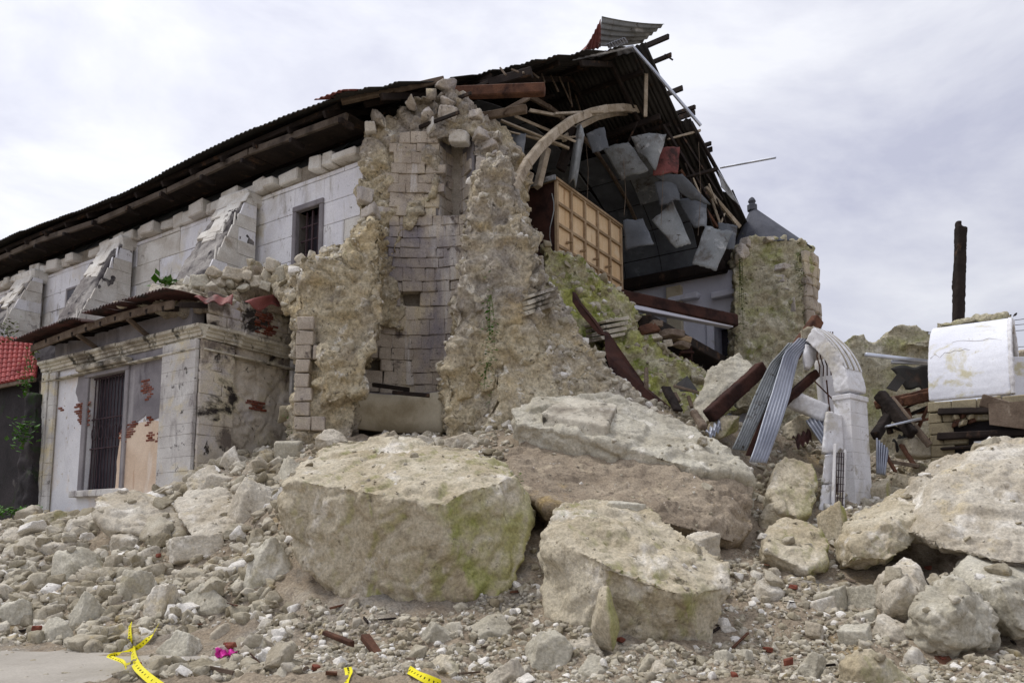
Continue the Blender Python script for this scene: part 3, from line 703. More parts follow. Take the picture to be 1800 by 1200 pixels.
gutter = obj('gutter_pipe', tube([P(1006, 104, 23.9), P(1060, 93, 24.1), P(1112, 82, 24.3), P(1150, 125, 24.4), P(1190, 172, 24.5), P(1232, 221, 24.6)], .055, 8), M['steel'], roof)
obj('steel_tube', tube([P(1266, 295, 26.4), P(1364, 277, 25.4)], .04, 8), M['steel'], roof)

# ---- inner barrel vault of painted panels, many loose or fallen
VS, VR = 12.0, 6.9
VH = onT(1062, 190, TR)[1] - VS
def vault(s, a, off=0.0): return C(s, TR + (VR + off) * math.cos(a), VS + (VH + off) * math.sin(a))
nave_in = obj('ceiling_vault', join(*[bar(vault(-26, R(q), .08), vault(3.5, R(q), .08), .06, .1) for q in range(8, 176, 12)]), M['darkwood'], church)
for i in range(18):
    s1 = 5.1 - i * 1.62
    for k in range(13):
        a0, a1 = R(4 + k * 13.2), R(4 + (k + 1) * 13.2 - .5)
        if (i < 4 and k > 8) or (i < 2 and k > 4): continue
        if random.random() < (.16 if i < 6 else .04): continue
        loose = random.random() < .22 and i < 7
        am = (a0 + a1) / 2; off = -.35 * random.random() if loose else random.uniform(-.03, .0)
        tw = (random.uniform(-.3, .3), random.uniform(-.25, .25)) if loose else (random.uniform(-.02, .02), 0)
        def f(u, v):
            a = a0 + (a1 - a0) * v
            return vault(s1 - 1.58 * u, a, off + tw[0] * (u - .5) + tw[1] * (v - .5))
        obj('ceiling_panel', sheet(f, 1, 3, .03), M['panelpale'] if (loose and random.random() < .35) else M['panel'], nave_in)
# curved ribs at the broken end
for s1, a0, a1, w in ((3.0, 30, 120, .12),):
    pts = [vault(s1, R(a0 + (a1 - a0) * k / 14), -.05) + np.array([0, 0, random.uniform(-.03, .03)]) for k in range(15)]
    obj('arch_rib', join(*[bar(pts[k], pts[k + 1], w, w * 1.3, jit=.008) for k in range(14)]), M['wood'], nave_in)
for s1, w, px_ in ((4.7, .2, ((900, 345), (910, 318), (926, 288), (950, 258), (978, 232), (1005, 212), (1035, 199), (1065, 192), (1095, 190), (1120, 193), (1140, 199), (1152, 206))), (4.3, .13, ((990, 245), (1020, 222), (1050, 207), (1085, 199), (1115, 199), (1138, 206)))):
    pts = [C(s1, *onS(x, y, s1)) for x, y in px_]
    obj('arch_rib', join(*[bar(pts[k], pts[k + 1], w, w * 1.3, jit=.006) for k in range(len(pts) - 1)]), M['ribwood'], nave_in)
for k in range(9):
    t0 = TR - 5.5 + k * .75; t1 = t0 + random.uniform(-.3, .3)
    obj('hanger_rod', bar(C(4.0 - k * .12, t0, roofz(t0) - .3), C(4.2 - k * .1, t1, VS + VH * math.sqrt(max(0, 1 - ((t1 - TR) / VR) ** 2)) + .1), .05, .05), M['wood'], nave_in)
# loose laths and strips hanging in the broken vault
for a, b, w, m in (((880, 212, 22.5), (1000, 262, 23), .1, 'wood'), ((905, 205, 22.6), (1012, 250, 23.2), .09, 'wood'), ((890, 230, 22.4), (985, 255, 23.4), .08, 'wood'), ((935, 305, 22.6), (905, 395, 22.6), .2, 'wood'), ((962, 262, 23.2), (945, 330, 23), .26, 'wood'),
                   ((1137, 100, 25.4), (1134, 205, 25.6), .1, 'wood'), ((1010, 225, 23.5), (985, 300, 23.8), .3, 'darkwood'), ((960, 245, 23.0), (1015, 240, 23.4), .08, 'wood'), ((930, 195, 22.9), (985, 205, 23.4), .1, 'wood'), ((975, 200, 23.2), (1060, 196, 24), .12, 'wood'),
                   ((1165, 220, 26.5), (1245, 350, 27.2), .14, 'darkwood'), ((1190, 225, 26.8), (1270, 352, 27.4), .1, 'darkwood'), ((1215, 215, 27), (1300, 370, 28.0), .12, 'darkwood'), ((1230, 230, 27.2), (1175, 245, 26.6), .09, 'wood'), ((1195, 300, 27), (1260, 400, 27.6), .16, 'rustwood'), ((1262, 297, 26.6), (1195, 315, 26.8), .14, 'darkwood'), ((1240, 330, 27.4), (1300, 400, 28), .14, 'wood'), ((1250, 350, 27.6), (1275, 420, 27.6), .12, 'wood')):
    obj('loose_timber', bar(P(*a), P(*b), w, w * .7, jit=.02), M['ribwood' if m == 'wood' else m], nave_in)
def hang(pts4, m, bulge=.15, name='hanging_panel'):
    b3 = bilin(*[P(*q) for q in pts4]); sd9 = pts4[0][0]
    obj(name, sheet(lambda u, v: b3(u + .012 * math.sin(v * 11 + sd9), v + .02 * math.sin(u * 7 + sd9 * 2) + .01 * math.sin(u * 23)) + np.array([0, -bulge, .04 * math.sin(u * 5 + v * 3 + sd9)]) * math.sin(math.pi * u) * math.sin(math.pi * v * .5 + .5), 12, 12, .025), M[m], nave_in, smooth=True)
hang(((1012, 222, 23.6), (1027, 235, 23.5), (1012, 330, 23.6), (998, 325, 23.7)), 'panelpale', .5)
hang(((1110, 240, 25.8), (1172, 236, 25.6), (1152, 300, 25.6), (1120, 270, 26)), 'panelpale', .2)
hang(((1146, 388, 26.6), (1182, 352, 26.6), (1215, 430, 26.4), (1188, 437, 26.4)), 'panelpale', .1)
hang(((1188, 350, 26.8), (1242, 350, 26.6), (1242, 400, 26.4), (1220, 400, 26.6)), 'panel', .1)
hang(((1240, 398, 26.4), (1288, 408, 26.2), (1258, 478, 26.0), (1216, 465, 26.2)), 'panelpale', .12)
hang(((1150, 262, 26.2), (1195, 258, 26), (1192, 305, 26), (1148, 308, 26.2)), 'rustsheet', .05)
hang(((1148, 308, 26.2), (1200, 306, 26), (1250, 360, 26.2), (1215, 352, 26.4)), 'panel', .05)
hang(((890, 240, 22.8), (925, 235, 22.6), (920, 275, 22.6), (895, 300, 22.8)), 'panel', .1)
hang(((1095, 388, 26.6), (1130, 385, 26.4), (1150, 430, 26.2), (1100, 440, 26.4)), 'panel', .1)
hang(((1262, 300, 26.8), (1282, 330, 26.8), (1300, 362, 27.2), (1268, 330, 27)), 'plastic', .02)
for q in (((1060, 262, 26.4), (1105, 250, 26.2), (1140, 300, 26.2), (1092, 318, 26.6)), ((1150, 320, 26.4), (1186, 312, 26.2), (1196, 352, 26.2), (1160, 362, 26.4)), ((1262, 392, 26.8), (1296, 398, 27), (1290, 440, 26.8), (1268, 436, 26.7)), ((1030, 236, 24.6), (1062, 224, 24.9), (1070, 262, 25), (1042, 270, 24.8))):
    hang(q, 'panel' if q[0][0] % 4 else 'panelpale', .12)
for k in range(12):
    a = (1120 + k * 14, 215 + k * 12 + (k % 3) * 14, 25.9 + k * .12); obj('loose_timber', bar(P(*a), P(a[0] + random.uniform(-26, 30), a[1] + random.uniform(24, 70), a[2] + .2), .05, .05, jit=.01), M['ribwood' if k % 2 else 'darkwood'], nave_in)
for k in range(4):
    x = 1030 + k * 66; obj('hanging_wire', tube([P(x, 250 + (k % 3) * 30, 24.8 + k * .3), P(x + 4, 300 + (k % 2) * 40, 24.8 + k * .3), P(x + 2 - k, 360 + (k % 4) * 18, 24.8 + k * .3)], .008, 4), M['wood'], nave_in)
# ---- far wall inside, with pilaster, door and loft floor
TF = 14.3
ds0, dz1 = onT(1256, 572, TF); ds1, dz0 = onT(1283, 632, TF)
se, _ = onT(1306, 560, TF)
ZL = dz0 - .05
far = obj('inner_wall', join(cbox(SL, ds0, TF, TF + 1, 2.0, ZTF), cbox(ds0, ds1, TF, TF + 1, dz1, ZTF), cbox(ds1, se, TF, TF + 1, 2.0, ZTF), cbox(ds0, ds1, TF, TF + 1, 2, dz0)), M['innerwhite'], church)
obj('end_wall', cbox(SL, SL + .8, .8, TF, 1, 16), M['innerwhite'], church)
ps0, _ = onT(1175, 530, TF); ps1, _ = onT(1201, 530, TF)
obj('pilaster', cch(ps0, ps1, TF - .25, TF - .003, ZL, ZTF - .3, .02), M['cream'], far)
for a, b, y in ((1178, 1232, 532), (1255, 1300, 524), (1085, 1175, 560)):
    q0, zz = onT(a, y, TF); q1, _ = onT(b, y, TF); obj('ledge', cch(q0, q1, TF - .35, TF - .003, zz - .1, zz + .16, .03, .03), M['innerwhite'], far)
door = obj('doorway', cbox(ds0 - .05, ds1 + .05, TF + .8, TF + .9, dz0, dz1), M['glass'], far)
obj('door_frame', join(cch(ds0 - .3, ds0, TF - .12, TF + .2, dz0, dz1 + .2), cch(ds1, ds1 + .3, TF - .12, TF + .2, dz0, dz1 + .2)), M['innerwhite'], far)
obj('wall_plate', bar(C(-12, TF - .2, ZTF + .1), C(6.2, TF - .2, ZTF + .1), .5, .45, jit=.03), M['darkwood'], far)
obj('filler_boarding', cbox(SL, 6.4, TF + .05, TF + .12, ZTF, 14.4), M['darkwood'], far)  # added filler boards, closing the bright gap under the eave with dark colour
obj('loft_floor', cch(-6, 6.3, 6.6, TF - .02, ZL - .35, ZL - .01, .03), M['darkwood'], church)
fb = obj('fallen_beam', bar(P(1075, 520, 25.6), P(1292, 566, 27.2), .5, .42, jit=.02), M['redwood'], church)
obj('ceiling_board', bar(P(1085, 536, 25.6), P(1285, 573, 27.1), .3, .16), M['innerwhite'], church)
# ------------------------------------------------------------------ the annex: sacristy block in front of the nave
TA, SA0, SA1, ZA = -3.3, -9.55, -1.8, 1.2
annex = thing('annex', 'low white and grey plastered side building with barred window and torn tin roof', 'building', C((SA0 + SA1) / 2, -1.7, ZA))
_, zc = onT(340, 578, TA)                       # top of the wall cornice
s_, zc2 = onT(75, 640, TA); ZC = (zc + zc2) / 2
b0, bz1 = onT(160, 664, TA); b1, bz0 = onT(212, 858, TA)
wsx, wex = b0, b1
awall = obj('wall', join(cbox(SA0, b0, TA, TA + .5, ZA, ZC), cbox(b1, SA1, TA, TA + .5, ZA, ZC), cbox(b0, b1, TA, TA + .5, ZA, bz0), cbox(b0, b1, TA, TA + .5, bz1, ZC)), M['annexwhite'], annex)
aside = obj('wall', rocky([cbox(SA1 - .5, SA1, TA + .5, .1, ZA, ZC + .9)], .045, [('fbm', 1.2, .03), ('chunk', (1.8, 1.8, 2.8), .045), ('fbm', 7, .014)], 77), M['annexside'], annex, smooth=True, label='mouldy stained right side wall')
obj('wall', cbox(SA0, SA0 + .5, TA + .5, 0, ZA, ZC), M['annexside'], annex)
obj('parapet', cch(SA0 + .1, SA1 - .6, TA + .1, TA + .5, ZC, ZC + .62, .02, .01), M['cement'], annex)
# coursed stone pilasters
def quoins(s0, s1, t0, t1, z0, z1, par, mat, dn, split=.55, hmin=.26, hmax=.42):
    z = z0
    while z < z1 - .05:
        h = min(random.uniform(hmin, hmax), z1 - z)
        cuts = [0, 1] if random.random() < .35 else [0, random.uniform(.35, .65), 1]
        for a, b in zip(cuts, cuts[1:]):
            if dn == 't': g = cch(s0 + (s1 - s0) * a + .0015, s0 + (s1 - s0) * b - .0015, t0 - random.uniform(0, .008), t1, z + .0015, z + h - .0015, .005, .004)
            else: g = cch(s0, s1 + random.uniform(0, .02), t0 + (t1 - t0) * a + .002, t0 + (t1 - t0) * b - .002, z + .002, z + h - .002, .01, .012)
            obj('stone_block', g, mat, par)
        z += h
u0, _ = onT(70, 760, TA); u1, _ = onT(98, 760, TA); v0, _ = onT(290, 720, TA)
pl1 = obj('pilaster', cbox(SA0 - .02, u1, TA - .08, TA - .003, ZA, ZC - .35), M['mortar'], annex); quoins(SA0 - .05, (SA0 + u1) / 2 - .02, TA - .16, TA - .05, 1.6, ZC - .36, pl1, M['annexblock'], 't'); quoins((SA0 + u1) / 2 + .02, u1 + .02, TA - .13, TA - .05, 1.6, ZC - .36, pl1, M['annexblock'], 't')
pl2 = obj('pilaster', cbox(v0, SA1 - .01, TA - .08, TA - .003, ZA, ZC - .35), M['mortar'], annex); quoins(v0 - .01, SA1 + .03, TA - .15, TA - .05, 1.6, ZC - .36, pl2, M['annexblock'], 't')
pl3 = obj('pilaster', cbox(SA1 + .003, SA1 + .08, TA + .02, TA + .95, ZA, ZC - .35), M['mortar'], annex); quoins(SA1 + .05, SA1 + .13, TA - .06, TA + .95, 1.6, ZC - .36, pl3, M['annexside'], 's')
pl4 = obj('pilaster', cbox(SA1 + .003, SA1 + .1, -.42, .0, ZA, ZC - .35), M['mortar'], annex); quoins(SA1 + .07, SA1 + .16, -.45, .0, 1.6, ZC - .36, pl4, M['annexblock'], 's')
# upper side wall remnant in stone and brick
z = ZC + .1
blk = obj('parapet', cbox(SA1 - .4, SA1 - .02, TA + .5, -.3, ZC + .02, ZC + .95), M['mortar'], annex)
for r in range(3):
    t = TA + .2
    while t < -.5:
        w = random.uniform(.35, .7)
        if not (r == 2 and random.random() < .4): obj('stone_block', cch(SA1 - .1, SA1 + random.uniform(.0, .05), t, min(t + w, -.25) - .015, z, z + .29, .03, .02), M['annexside'], blk)
        t += w
    z += .3
# moulded cornice in lengths, and the thin ledge below it
def cornice(p0, p1, dn, n, par):
    p0, p1 = np.asarray(p0), np.asarray(p1); d = (p1 - p0); Ln = np.linalg.norm(d); d = d / Ln
    prof = [(0, 0), (.07, 0), (.07, .05), (.12, .07), (.12, .15), (.17, .18), (.17, .22), (.25, .27), (.25, .35), (0, .37)]
    for k in range(n):
        a = p0 + d * Ln * k / n + d * .004; b = p0 + d * Ln * (k + 1) / n - d * .004
        j = random.uniform(-.03, .02)
        obj('cornice_stone', prism([a + dn * (q + j) + ZD * zz for q, zz in prof], b - a), M['cornice'], par)
co = obj('cornice', bar(C(SA0, TA + .2, ZC + .02), C(SA1 - .1, TA + .2, ZC + .02), .4, .1), M['cornice'], annex)
cornice(C(SA0 - .2, TA - .003, ZC - .34), C(SA1 + .2, TA - .003, ZC - .34), -TD, 15, co)
cornice(C(SA1 + .1, TA + .0, ZC - .34), C(SA1 + .1, TA + 1.1, ZC - .34), SD, 2, co)
cornice(C(SA1 + .01, TA + 1.1, ZC - .34), C(SA1 + .01, -.5, ZC - .34), SD, 3, co)
cornice(C(SA1 + .1, -.5, ZC - .34), C(SA1 + .1, .05, ZC - .34), SD, 1, co)
obj('thin_ledge', cch(SA0, SA1 + .03, TA - .19, TA - .003, ZC - .64, ZC - .59, .01), M['cornice'], co)
obj('thin_ledge', cch(SA1 + .003, SA1 + .19, TA, 0, ZC - .64, ZC - .59, .01), M['cornice'], co)
# cement patch, bare plaster and exposed brick, all on the wall plane
def patch(name, poly, mat, off, th, par, tri=False):
    pts = []
    for i, (x, y) in enumerate(poly):          # ragged outline
        x2, y2 = poly[(i + 1) % len(poly)]; n = max(1, int(math.hypot(x2 - x, y2 - y) / 7))
        for k in range(n):
            q = k / n; jx = random.uniform(-1.6, 1.6) if k else 0; jy = random.uniform(-1.6, 1.6) if k else 0
            s, z = onT(x + (x2 - x) * q + jx, y + (y2 - y) * q + jy, TA); pts.append(C(s, TA - off, z))
    bm = bmesh.new(); vs_ = [bm.verts.new(tuple(p)) for p in pts]; f = bm.faces.new(vs_)
    r = bmesh.ops.extrude_face_region(bm, geom=[f]); 
    for v in [g for g in r['geom'] if isinstance(g, bmesh.types.BMVert)]: v.co += Vector(TD * -th)
    bmesh.ops.triangulate(bm, faces=bm.faces); bmesh.ops.recalc_face_normals(bm, faces=bm.faces); bm.verts.index_update()
    g = ([tuple(v.co) for v in bm.verts], [tuple(v.index for v in q.verts) for q in bm.faces]); bm.free()
    return obj(name, g, mat, par)
patch('cement_patch', [(152, 630), (170, 625), (175, 640), (215, 632), (215, 640), (222, 645), (222, 755), (232, 748), (247, 737), (258, 727), (258, 738), (288, 733), (292, 590), (180, 612), (165, 618), (140, 645), (134, 690), (138, 705), (150, 712), (156, 700), (158, 662)], M['cement'], .002, .018, awall)
patch('bare_plaster', [(212, 760), (222, 758), (248, 742), (288, 738), (286, 868), (203, 868), (206, 820)], M['annexpeach'], .002, .012, awall)
patch('cement_patch', [(88, 716), (100, 716), (98, 740), (90, 756)], M['cement'], .002, .012, awall)
def bricks(poly, par, n=None):
    xs = [p[0] for p in poly]; ys = [p[1] for p in poly]
    q = [onT(x, y, TA) for x, y in poly]; s0, s1 = min(a for a, b in q), max(a for a, b in q); z0, z1 = min(b for a, b in q), max(b for a, b in q)
    g = []; z = z0; r = 0
    while z < z1:
        s = s0 - (.1 if r % 2 else 0)
        while s < s1:
            if inpoly(s + .1, z + .03, q) and random.random() < .93:
                d = random.uniform(.018, .05); g.append(cch(s + .008, s + .196, TA - d, TA - .001, z + .006, z + .058, .01, .004))
            s += .205
        z += .066; r += 1
    if g: obj('exposed_brick', join(*g), M['brick'], par, kind='stuff')
for poly in ([(132, 712), (160, 704), (158, 752), (146, 748), (132, 726)], [(250, 668), (264, 664), (268, 680), (268, 696), (260, 704), (252, 690)], [(210, 762), (222, 748), (244, 738), (236, 760), (226, 778), (212, 776)], [(196, 614), (214, 609), (214, 625), (198, 628)], [(256, 734), (270, 732), (266, 748), (258, 748)], [(258, 762), (270, 760), (270, 775), (258, 774)], [(274, 760), (287, 756), (287, 776), (275, 776)], [(104, 718), (112, 716), (111, 726), (105, 724)], [(276, 834), (282, 832), (282, 850), (277, 850)]):
    bricks(poly, awall)
# brick showing on the side wall
g = []
for c0, c1, z0, z1 in ((-1.9, -1.2, ZC - 1.95, ZC - 1.72), (-1.7, -1.0, ZC - .3 + .5, ZC + .85), (-2.2, -1.0, ZA + 1.45, ZA + 1.6)):
    z = z0
    while z < z1:
        t = c0 + random.uniform(0, .2)
        while t < c1 - random.uniform(0, .2): g.append(cch(SA1 - .02, SA1 + random.uniform(.015, .06), t, t + .19, z, z + .055, .01, .004)); t += .205
        z += .066
obj('exposed_brick', join(*g), M['brick'], aside, kind='stuff')
# barred window
aw = obj('window', cbox(b0, b1, TA + .3, TA + .34, bz0, bz1), M['glass'], annex)
fr = .24
obj('window_frame', join(cch(b0 - fr, b0, TA - .08, TA + .36, bz0, bz1, .02, .008), cch(b1, b1 + fr * .7, TA - .08, TA + .36, bz0, bz1, .02, .008), cch(b0 - fr, b1 + fr * .7, TA - .09, TA + .36, bz1, bz1 + .16, .02, .008)), M['cement'], aw)
obj('lintel', cch(b0 - fr - .14, b1 + fr * .7 + .14, TA - .28, TA - .02, bz1 + .17, bz1 + .32, .03, .015), M['cornice'], aw)
obj('sill', cch(b0 - fr - .16, b1 + fr + .1, TA - .22, TA + .3, bz0 - .2, bz0, .02, .012), M['annexblock'], aw)
nb = 11
for k in range(nb):
    u = b0 + (b1 - b0) * (k + .5) / nb; obj('bar', cch(u - .014, u + .014, TA + .1, TA + .128, bz0, bz1, .004), M['grille'], aw)
for q in (.0, .36, .62, .985):
    zz = bz0 + (bz1 - bz0) * q; obj('bar', cch(b0, b1, TA + .085, TA + .14, zz, zz + .035, .004), M['grille'], aw)
for k in range(5):
    u = b0 + (b1 - b0) * (k + .5) / 5; zz = bz0 + (bz1 - bz0) * .5
    obj('scroll', tube([C(u + .13 * math.cos(a), TA + .09, zz + .2 * math.sin(a)) for a in np.linspace(0, 2 * math.pi, 13)], .012, 5), M['grille'], aw)
# annex roof: rafters, bowed fascia, buckled corrugated sheets
aroof = obj('roof', join(*[bar(C(s, TA - .55, ZC + .5 + .06 * math.sin(s)), C(s, -.1, ZC + 1.35), .09, .14) for s in np.arange(SA0 + .1, SA1, .75)]), M['darkwood'], annex)
fz = lambda s: ZC + .36 + .22 * math.sin((s - SA0) / (SA1 - SA0) * math.pi * .8)
fs = np.linspace(SA0 - .1, SA1 - .5, 12)
obj('fascia_beam', join(*[bar(C(a, TA - .5, fz(a) + .02), C(b, TA - .5, fz(b) + .02), .08, .22) for a, b in zip(fs, fs[1:])]), M['wood'], aroof)
for s in (SA0 + 2.6, SA0 + 5.2): obj('bracket', bar(C(s, TA + .1, ZC + .12), C(s, TA - .52, fz(s) - .1), .1, .12), M['wood'], aroof)
for k in range(8):
    sa = SA0 - .5 + k * 1.0; nw = 7; last = k > 5
    dz0, dz1 = random.uniform(-.015, .02), random.uniform(-.015, .02); fray = random.uniform(0, .14)
    def f(u, v):
        s = sa + 1.04 * u; t = TA - .95 + fray * .5 + (3.3 - fray * .5) * v
        z = fz(s) + .26 + .26 * v + dz0 * (1 - u) + dz1 * u + .03 * math.sin(2 * math.pi * nw * u) + (.04 * math.sin(v * 7 + k) * u * (k > 2)) - (.25 * (u * (1 - v)) ** 2 if k == 3 else 0)
        return C(s, t, z)
    obj('roof_sheet', sheet(f, nw * 6, 8), M['rustdark'], aroof, smooth=True)
# crumpled red piece at the right end
def crump(u, v):
    p = bilin(P(430, 530, 20.2), P(500, 514, 21.3), P(498, 534, 21.2), P(445, 542, 20.3))(u, v)
    return p + ZD * (.07 * math.sin(u * 9 + v * 3) * v) + np.array([0, -.1 * math.sin(v * 3 + u * 4), 0])
obj('torn_sheet', sheet(crump, 16, 8), M['rustsheet'], aroof, smooth=True)
obj('torn_sheet', sheet(lambda u, v: bilin(P(340, 522, 20.0), P(410, 520, 20.1), P(408, 536, 19.9), P(352, 530, 19.9))(u, v) + ZD * .05 * math.sin(u * 14 + v * 2), 18, 6), M['rustsheet'], aroof, smooth=True)
obj('torn_sheet', sheet(lambda u, v: bilin(P(488, 520, 21.1), P(524, 510, 21.4), P(524, 545, 21.3), P(505, 534, 21.2))(u, v) + ZD * .04 * math.sin(u * 8), 8, 5), M['darksheet'], aroof, smooth=True)
# debris heaped on the annex roof against the nave wall
def heap(u, v): return None
hp = []
for px, py, Y in ((270, 505, 22.2), (300, 500, 22.2), (340, 492, 22), (400, 478, 21.9), (450, 470, 21.6), (500, 468, 21.4), (545, 455, 21.4), (585, 445, 21.5)):
    hp.append((px, py, Y))
top = pp(hp); lowf = [P(px + 8, 535, (19.9 + (px - 345) / 175 * 2.7) if px > 345 else Y - 1.6) for px, py, Y in hp]; 
sol = []
for i in range(len(top) - 1):
    a, b = top[i], top[i + 1]; c, d = lowf[i], lowf[i + 1]; bk = TD * 1.2
    sol.append(hull([a, b, c, d, a + bk, b + bk, c - ZD * .25, d - ZD * .25, a + bk - ZD * 1.0, b + bk - ZD * 1.0]))
obj('debris_heap', rocky(sol, .06, [('fbm', 1.6, .09), ('lump', 3.2, .1), ('fbm', 7, .03)], 5), M['dirt'], smooth=True, label='crushed stone debris heaped on the torn tin roof against the long wall', cat='debris')

# ------------------------------------------------------------------ small red-tiled house at the far left
lh = thing('tiled_house', 'dark low house with red barrel tile roof at far left edge', 'house', P(0, 900, 27))
e0, e1 = P(-70, 690, 27.6), P(62, 664, 25.0)
r0, r1 = P(-70, 588, 30), P(72, 600, 27.6)
obj('wall', prism([P(-80, 690, 28.2), P(52, 668, 25.7), P(52, 940, 25.7), P(-80, 960, 28.2)], np.array([1.2, 2.5, 0])), M['darkstone'], lh)
rf = obj('roof', sheet(lambda u, v: bilin(e0, e1, r1, r0)(u, v) - ZD * .08, 4, 4, .06), M['tile'], lh)
obj('eave_board', bar(e0 - ZD * .06, e1 - ZD * .06, .1, .12), M['wood'], lh)
nc = 17; nr = 10
th = []; tl = 1 / nr
for i in range(nc):
    for k in range(nr):
        b3 = bilin(e0, e1, r1, r0); u0_, u1_ = i / nc, (i + 1) / nc; v0_, v1_ = k / nr, (k + 1.12) / nr
        a = b3((u0_ + u1_) / 2, v0_); b = b3((u0_ + u1_) / 2, min(v1_, 1)); wdt = np.linalg.norm(b3(u1_, v0_) - b3(u0_, v0_)) * .46
        x = (b3(u1_, v0_) - b3(u0_, v0_)); x /= np.linalg.norm(x); d = b - a; nrm = np.cross(x, d); nrm /= np.linalg.norm(nrm); nrm = nrm if nrm[2] > 0 else -nrm
        V = []; Fc = []
        for q, lift in ((a, .03), (b, .0)):
            for w in range(7):
                an = math.pi * w / 6; V.append(q + x * wdt * math.cos(an) + nrm * (wdt * .8 * math.sin(an) + lift))
        for w in range(6): Fc.append((w, w + 1, w + 8, w + 7))
        Fc.append((0, 1, 2, 3, 4, 5, 6))
        obj('roof_tile', (V, Fc), M['tile'], rf)
obj('garden_wall', rocky([prism([P(44, 690, 24.2), P(64, 690, 24.0), P(48, 925, 23.8), P(18, 925, 24.3)], TD * 1.2)], .08, [('fbm', 2, .06), ('lump', 4, .05)], 3), M['darkstone'], smooth=True, label='dark stone stub between the white side building and tiled house', cat='wall')
# ------------------------------------------------------------------ the broken stone corner tower of the facade
EX = TD * 2.6
RUB = [('fbm', .8, .16), ('chunk', 1.25, .17), ('chunk', (2.6, 2.6, 4.0), .085), ('chunk', 6, .03), ('fbm', 9, .018)]
ruin = thing('ruined_tower', 'tall broken limestone tower stump with round niche and rubble core', 'ruin', P(720, 790, 20))
def rpart(name, geos, seed, mat='ruin', vox=.065, layers=RUB, label=None):
    return obj(name, rocky(geos, vox, layers, seed), M[mat], ruin, smooth=True, label=label)
def rblock(px, py, w, h, Y, mat, par, name='stone_block'):
    V, T = rockshape(4, (px * 13 + py * 7) % 9001, 'block' if (px + py) % 3 else 'rock', 1.2, .3); k = Y / F
    obj(name, (V * np.array([w * k / 2, random.uniform(.25, .4), h * k / 2]) + P(px, py, Y) + np.array([0, .14, 0]), T), M[mat], par)
# left pier with its sloping broken top
rpart('broken_pier', [prism(pp([(517,820),(515,560),(521,500),(545,470),(600,440),(628,402),(655,385),(672,385),(672,560),(666,615),(634,672),(626,720),(622,820)], 19.6), np.array([-.5, 2.2, 0])),
                      hull(pp([(470,500,21.2),(540,455,21.0),(640,392,20.6),(640,560,20.0),(520,560,20.2),(525,505,20.2)]) + [q + TD * 1.5 for q in pp([(480,520,21.2),(640,400,20.6),(640,560,20.0),(520,560,20.2)])]),
                      hull(pp([(560,600,19.4),(660,600,19.3),(640,690,19.2),(560,720,19.2),(600,660,19.0)]) + pp([(560,600,20.4),(660,600,20.4),(640,690,20.4),(560,720,20.4)]))], 3, label='left pier with sloping broken top')
# upper walls round the slot niche
rpart('upper_wall', [prism(pp([(664,500),(628,500),(624,330),(640,305),(646,212),(690,196),(706,182),(716,166),(752,158),(768,168),(768,330)], 21.05), np.array([-.3, 1.6, 0])),
                     prism(pp([(832,520),(832,250),(846,222),(872,236),(868,262),(856,330),(866,520)], 20.8), TD * 1.9),
                     prism(pp([(752,240),(750,165),(768,150),(800,152),(812,170),(838,192),(846,222),(850,262),(834,268),(818,236),(800,228),(788,246)], 20.85), TD * 1.9)], 9, vox=.055)
# right pier
rpart('broken_pier', [prism(pp([(792,800),(778,645),(800,600),(792,545),(815,480),(812,430),(840,305),(850,262),(878,262),(905,300),(918,352),(936,392),(940,470),(925,560),(930,700),(880,800)], 19.0), np.array([-.1, 2.2, 0])),
                      hull(pp([(880,325,19.6),(908,355,19.6),(934,405,19.6),(952,455,19.6),(940,700,18.9),(850,780,18.6),(870,560,18.9)]) + [q + np.array([-.1, 1.8, 0]) for q in pp([(880,340,19.6),(940,430,19.6),(940,700,18.9),(850,780,18.6)])])], 14, label='right pier of rubble core')
# vertical dressed strip between pier and slope, and the slope of fallen masonry running down to the right
rpart('masonry_slope', [hull(pp([(900,440,20.0),(955,450,20.3),(985,515,20.4),(1025,585,20.2),(1058,655,19.9),(1010,790,18.6),(870,790,18.5),(880,640,18.9)]) + [q + np.array([0, 1.8, 0]) for q in pp([(915,455,20.2),(985,530,20.4),(1050,665,20.0),(1010,790,18.6),(870,790,18.5)])]),
                        hull(pp([(990,560,20.2),(1052,635,20.0),(1115,700,19.5),(1175,745,19.1),(1000,790,18.5),(960,640,19.4)]) + [q + np.array([0, 1.4, 0]) for q in pp([(1000,580,20.2),(1100,700,19.6),(1170,750,19.2),(1000,790,18.5)])])], 23, layers=[('fbm', .7, .22), ('chunk', 1.2, .13), ('chunk', 3.2, .06), ('fbm', 7, .03)])
# mossy stepped masonry behind the slope, running down to the loft
rpart('mossy_stump', [hull(pp([(950,430,22.5),(1010,450,22.6),(1085,525,22.8),(1090,580,22.6),(1000,620,21.6),(950,560,21.8)]) + [q + TD * 2 for q in pp([(950,440,22.5),(1085,530,22.8),(1090,600,22.6),(950,580,21.8)])]),
                      hull(pp([(1040,560,22.3),(1100,555,22.6),(1150,600,22.8),(1200,640,22.6),(1260,700,22.0),(1180,760,20.6),(1100,690,21.2)]) + [q + TD * 2.2 for q in pp([(1060,570,22.4),(1180,620,22.8),(1255,705,22.0),(1150,770,21)])])], 31, mat='ruin_green', layers=[('fbm', .9, .16), ('chunk', (1.5, 1.5, 2.6), .13), ('chunk', 4, .05), ('fbm', 7, .04)])
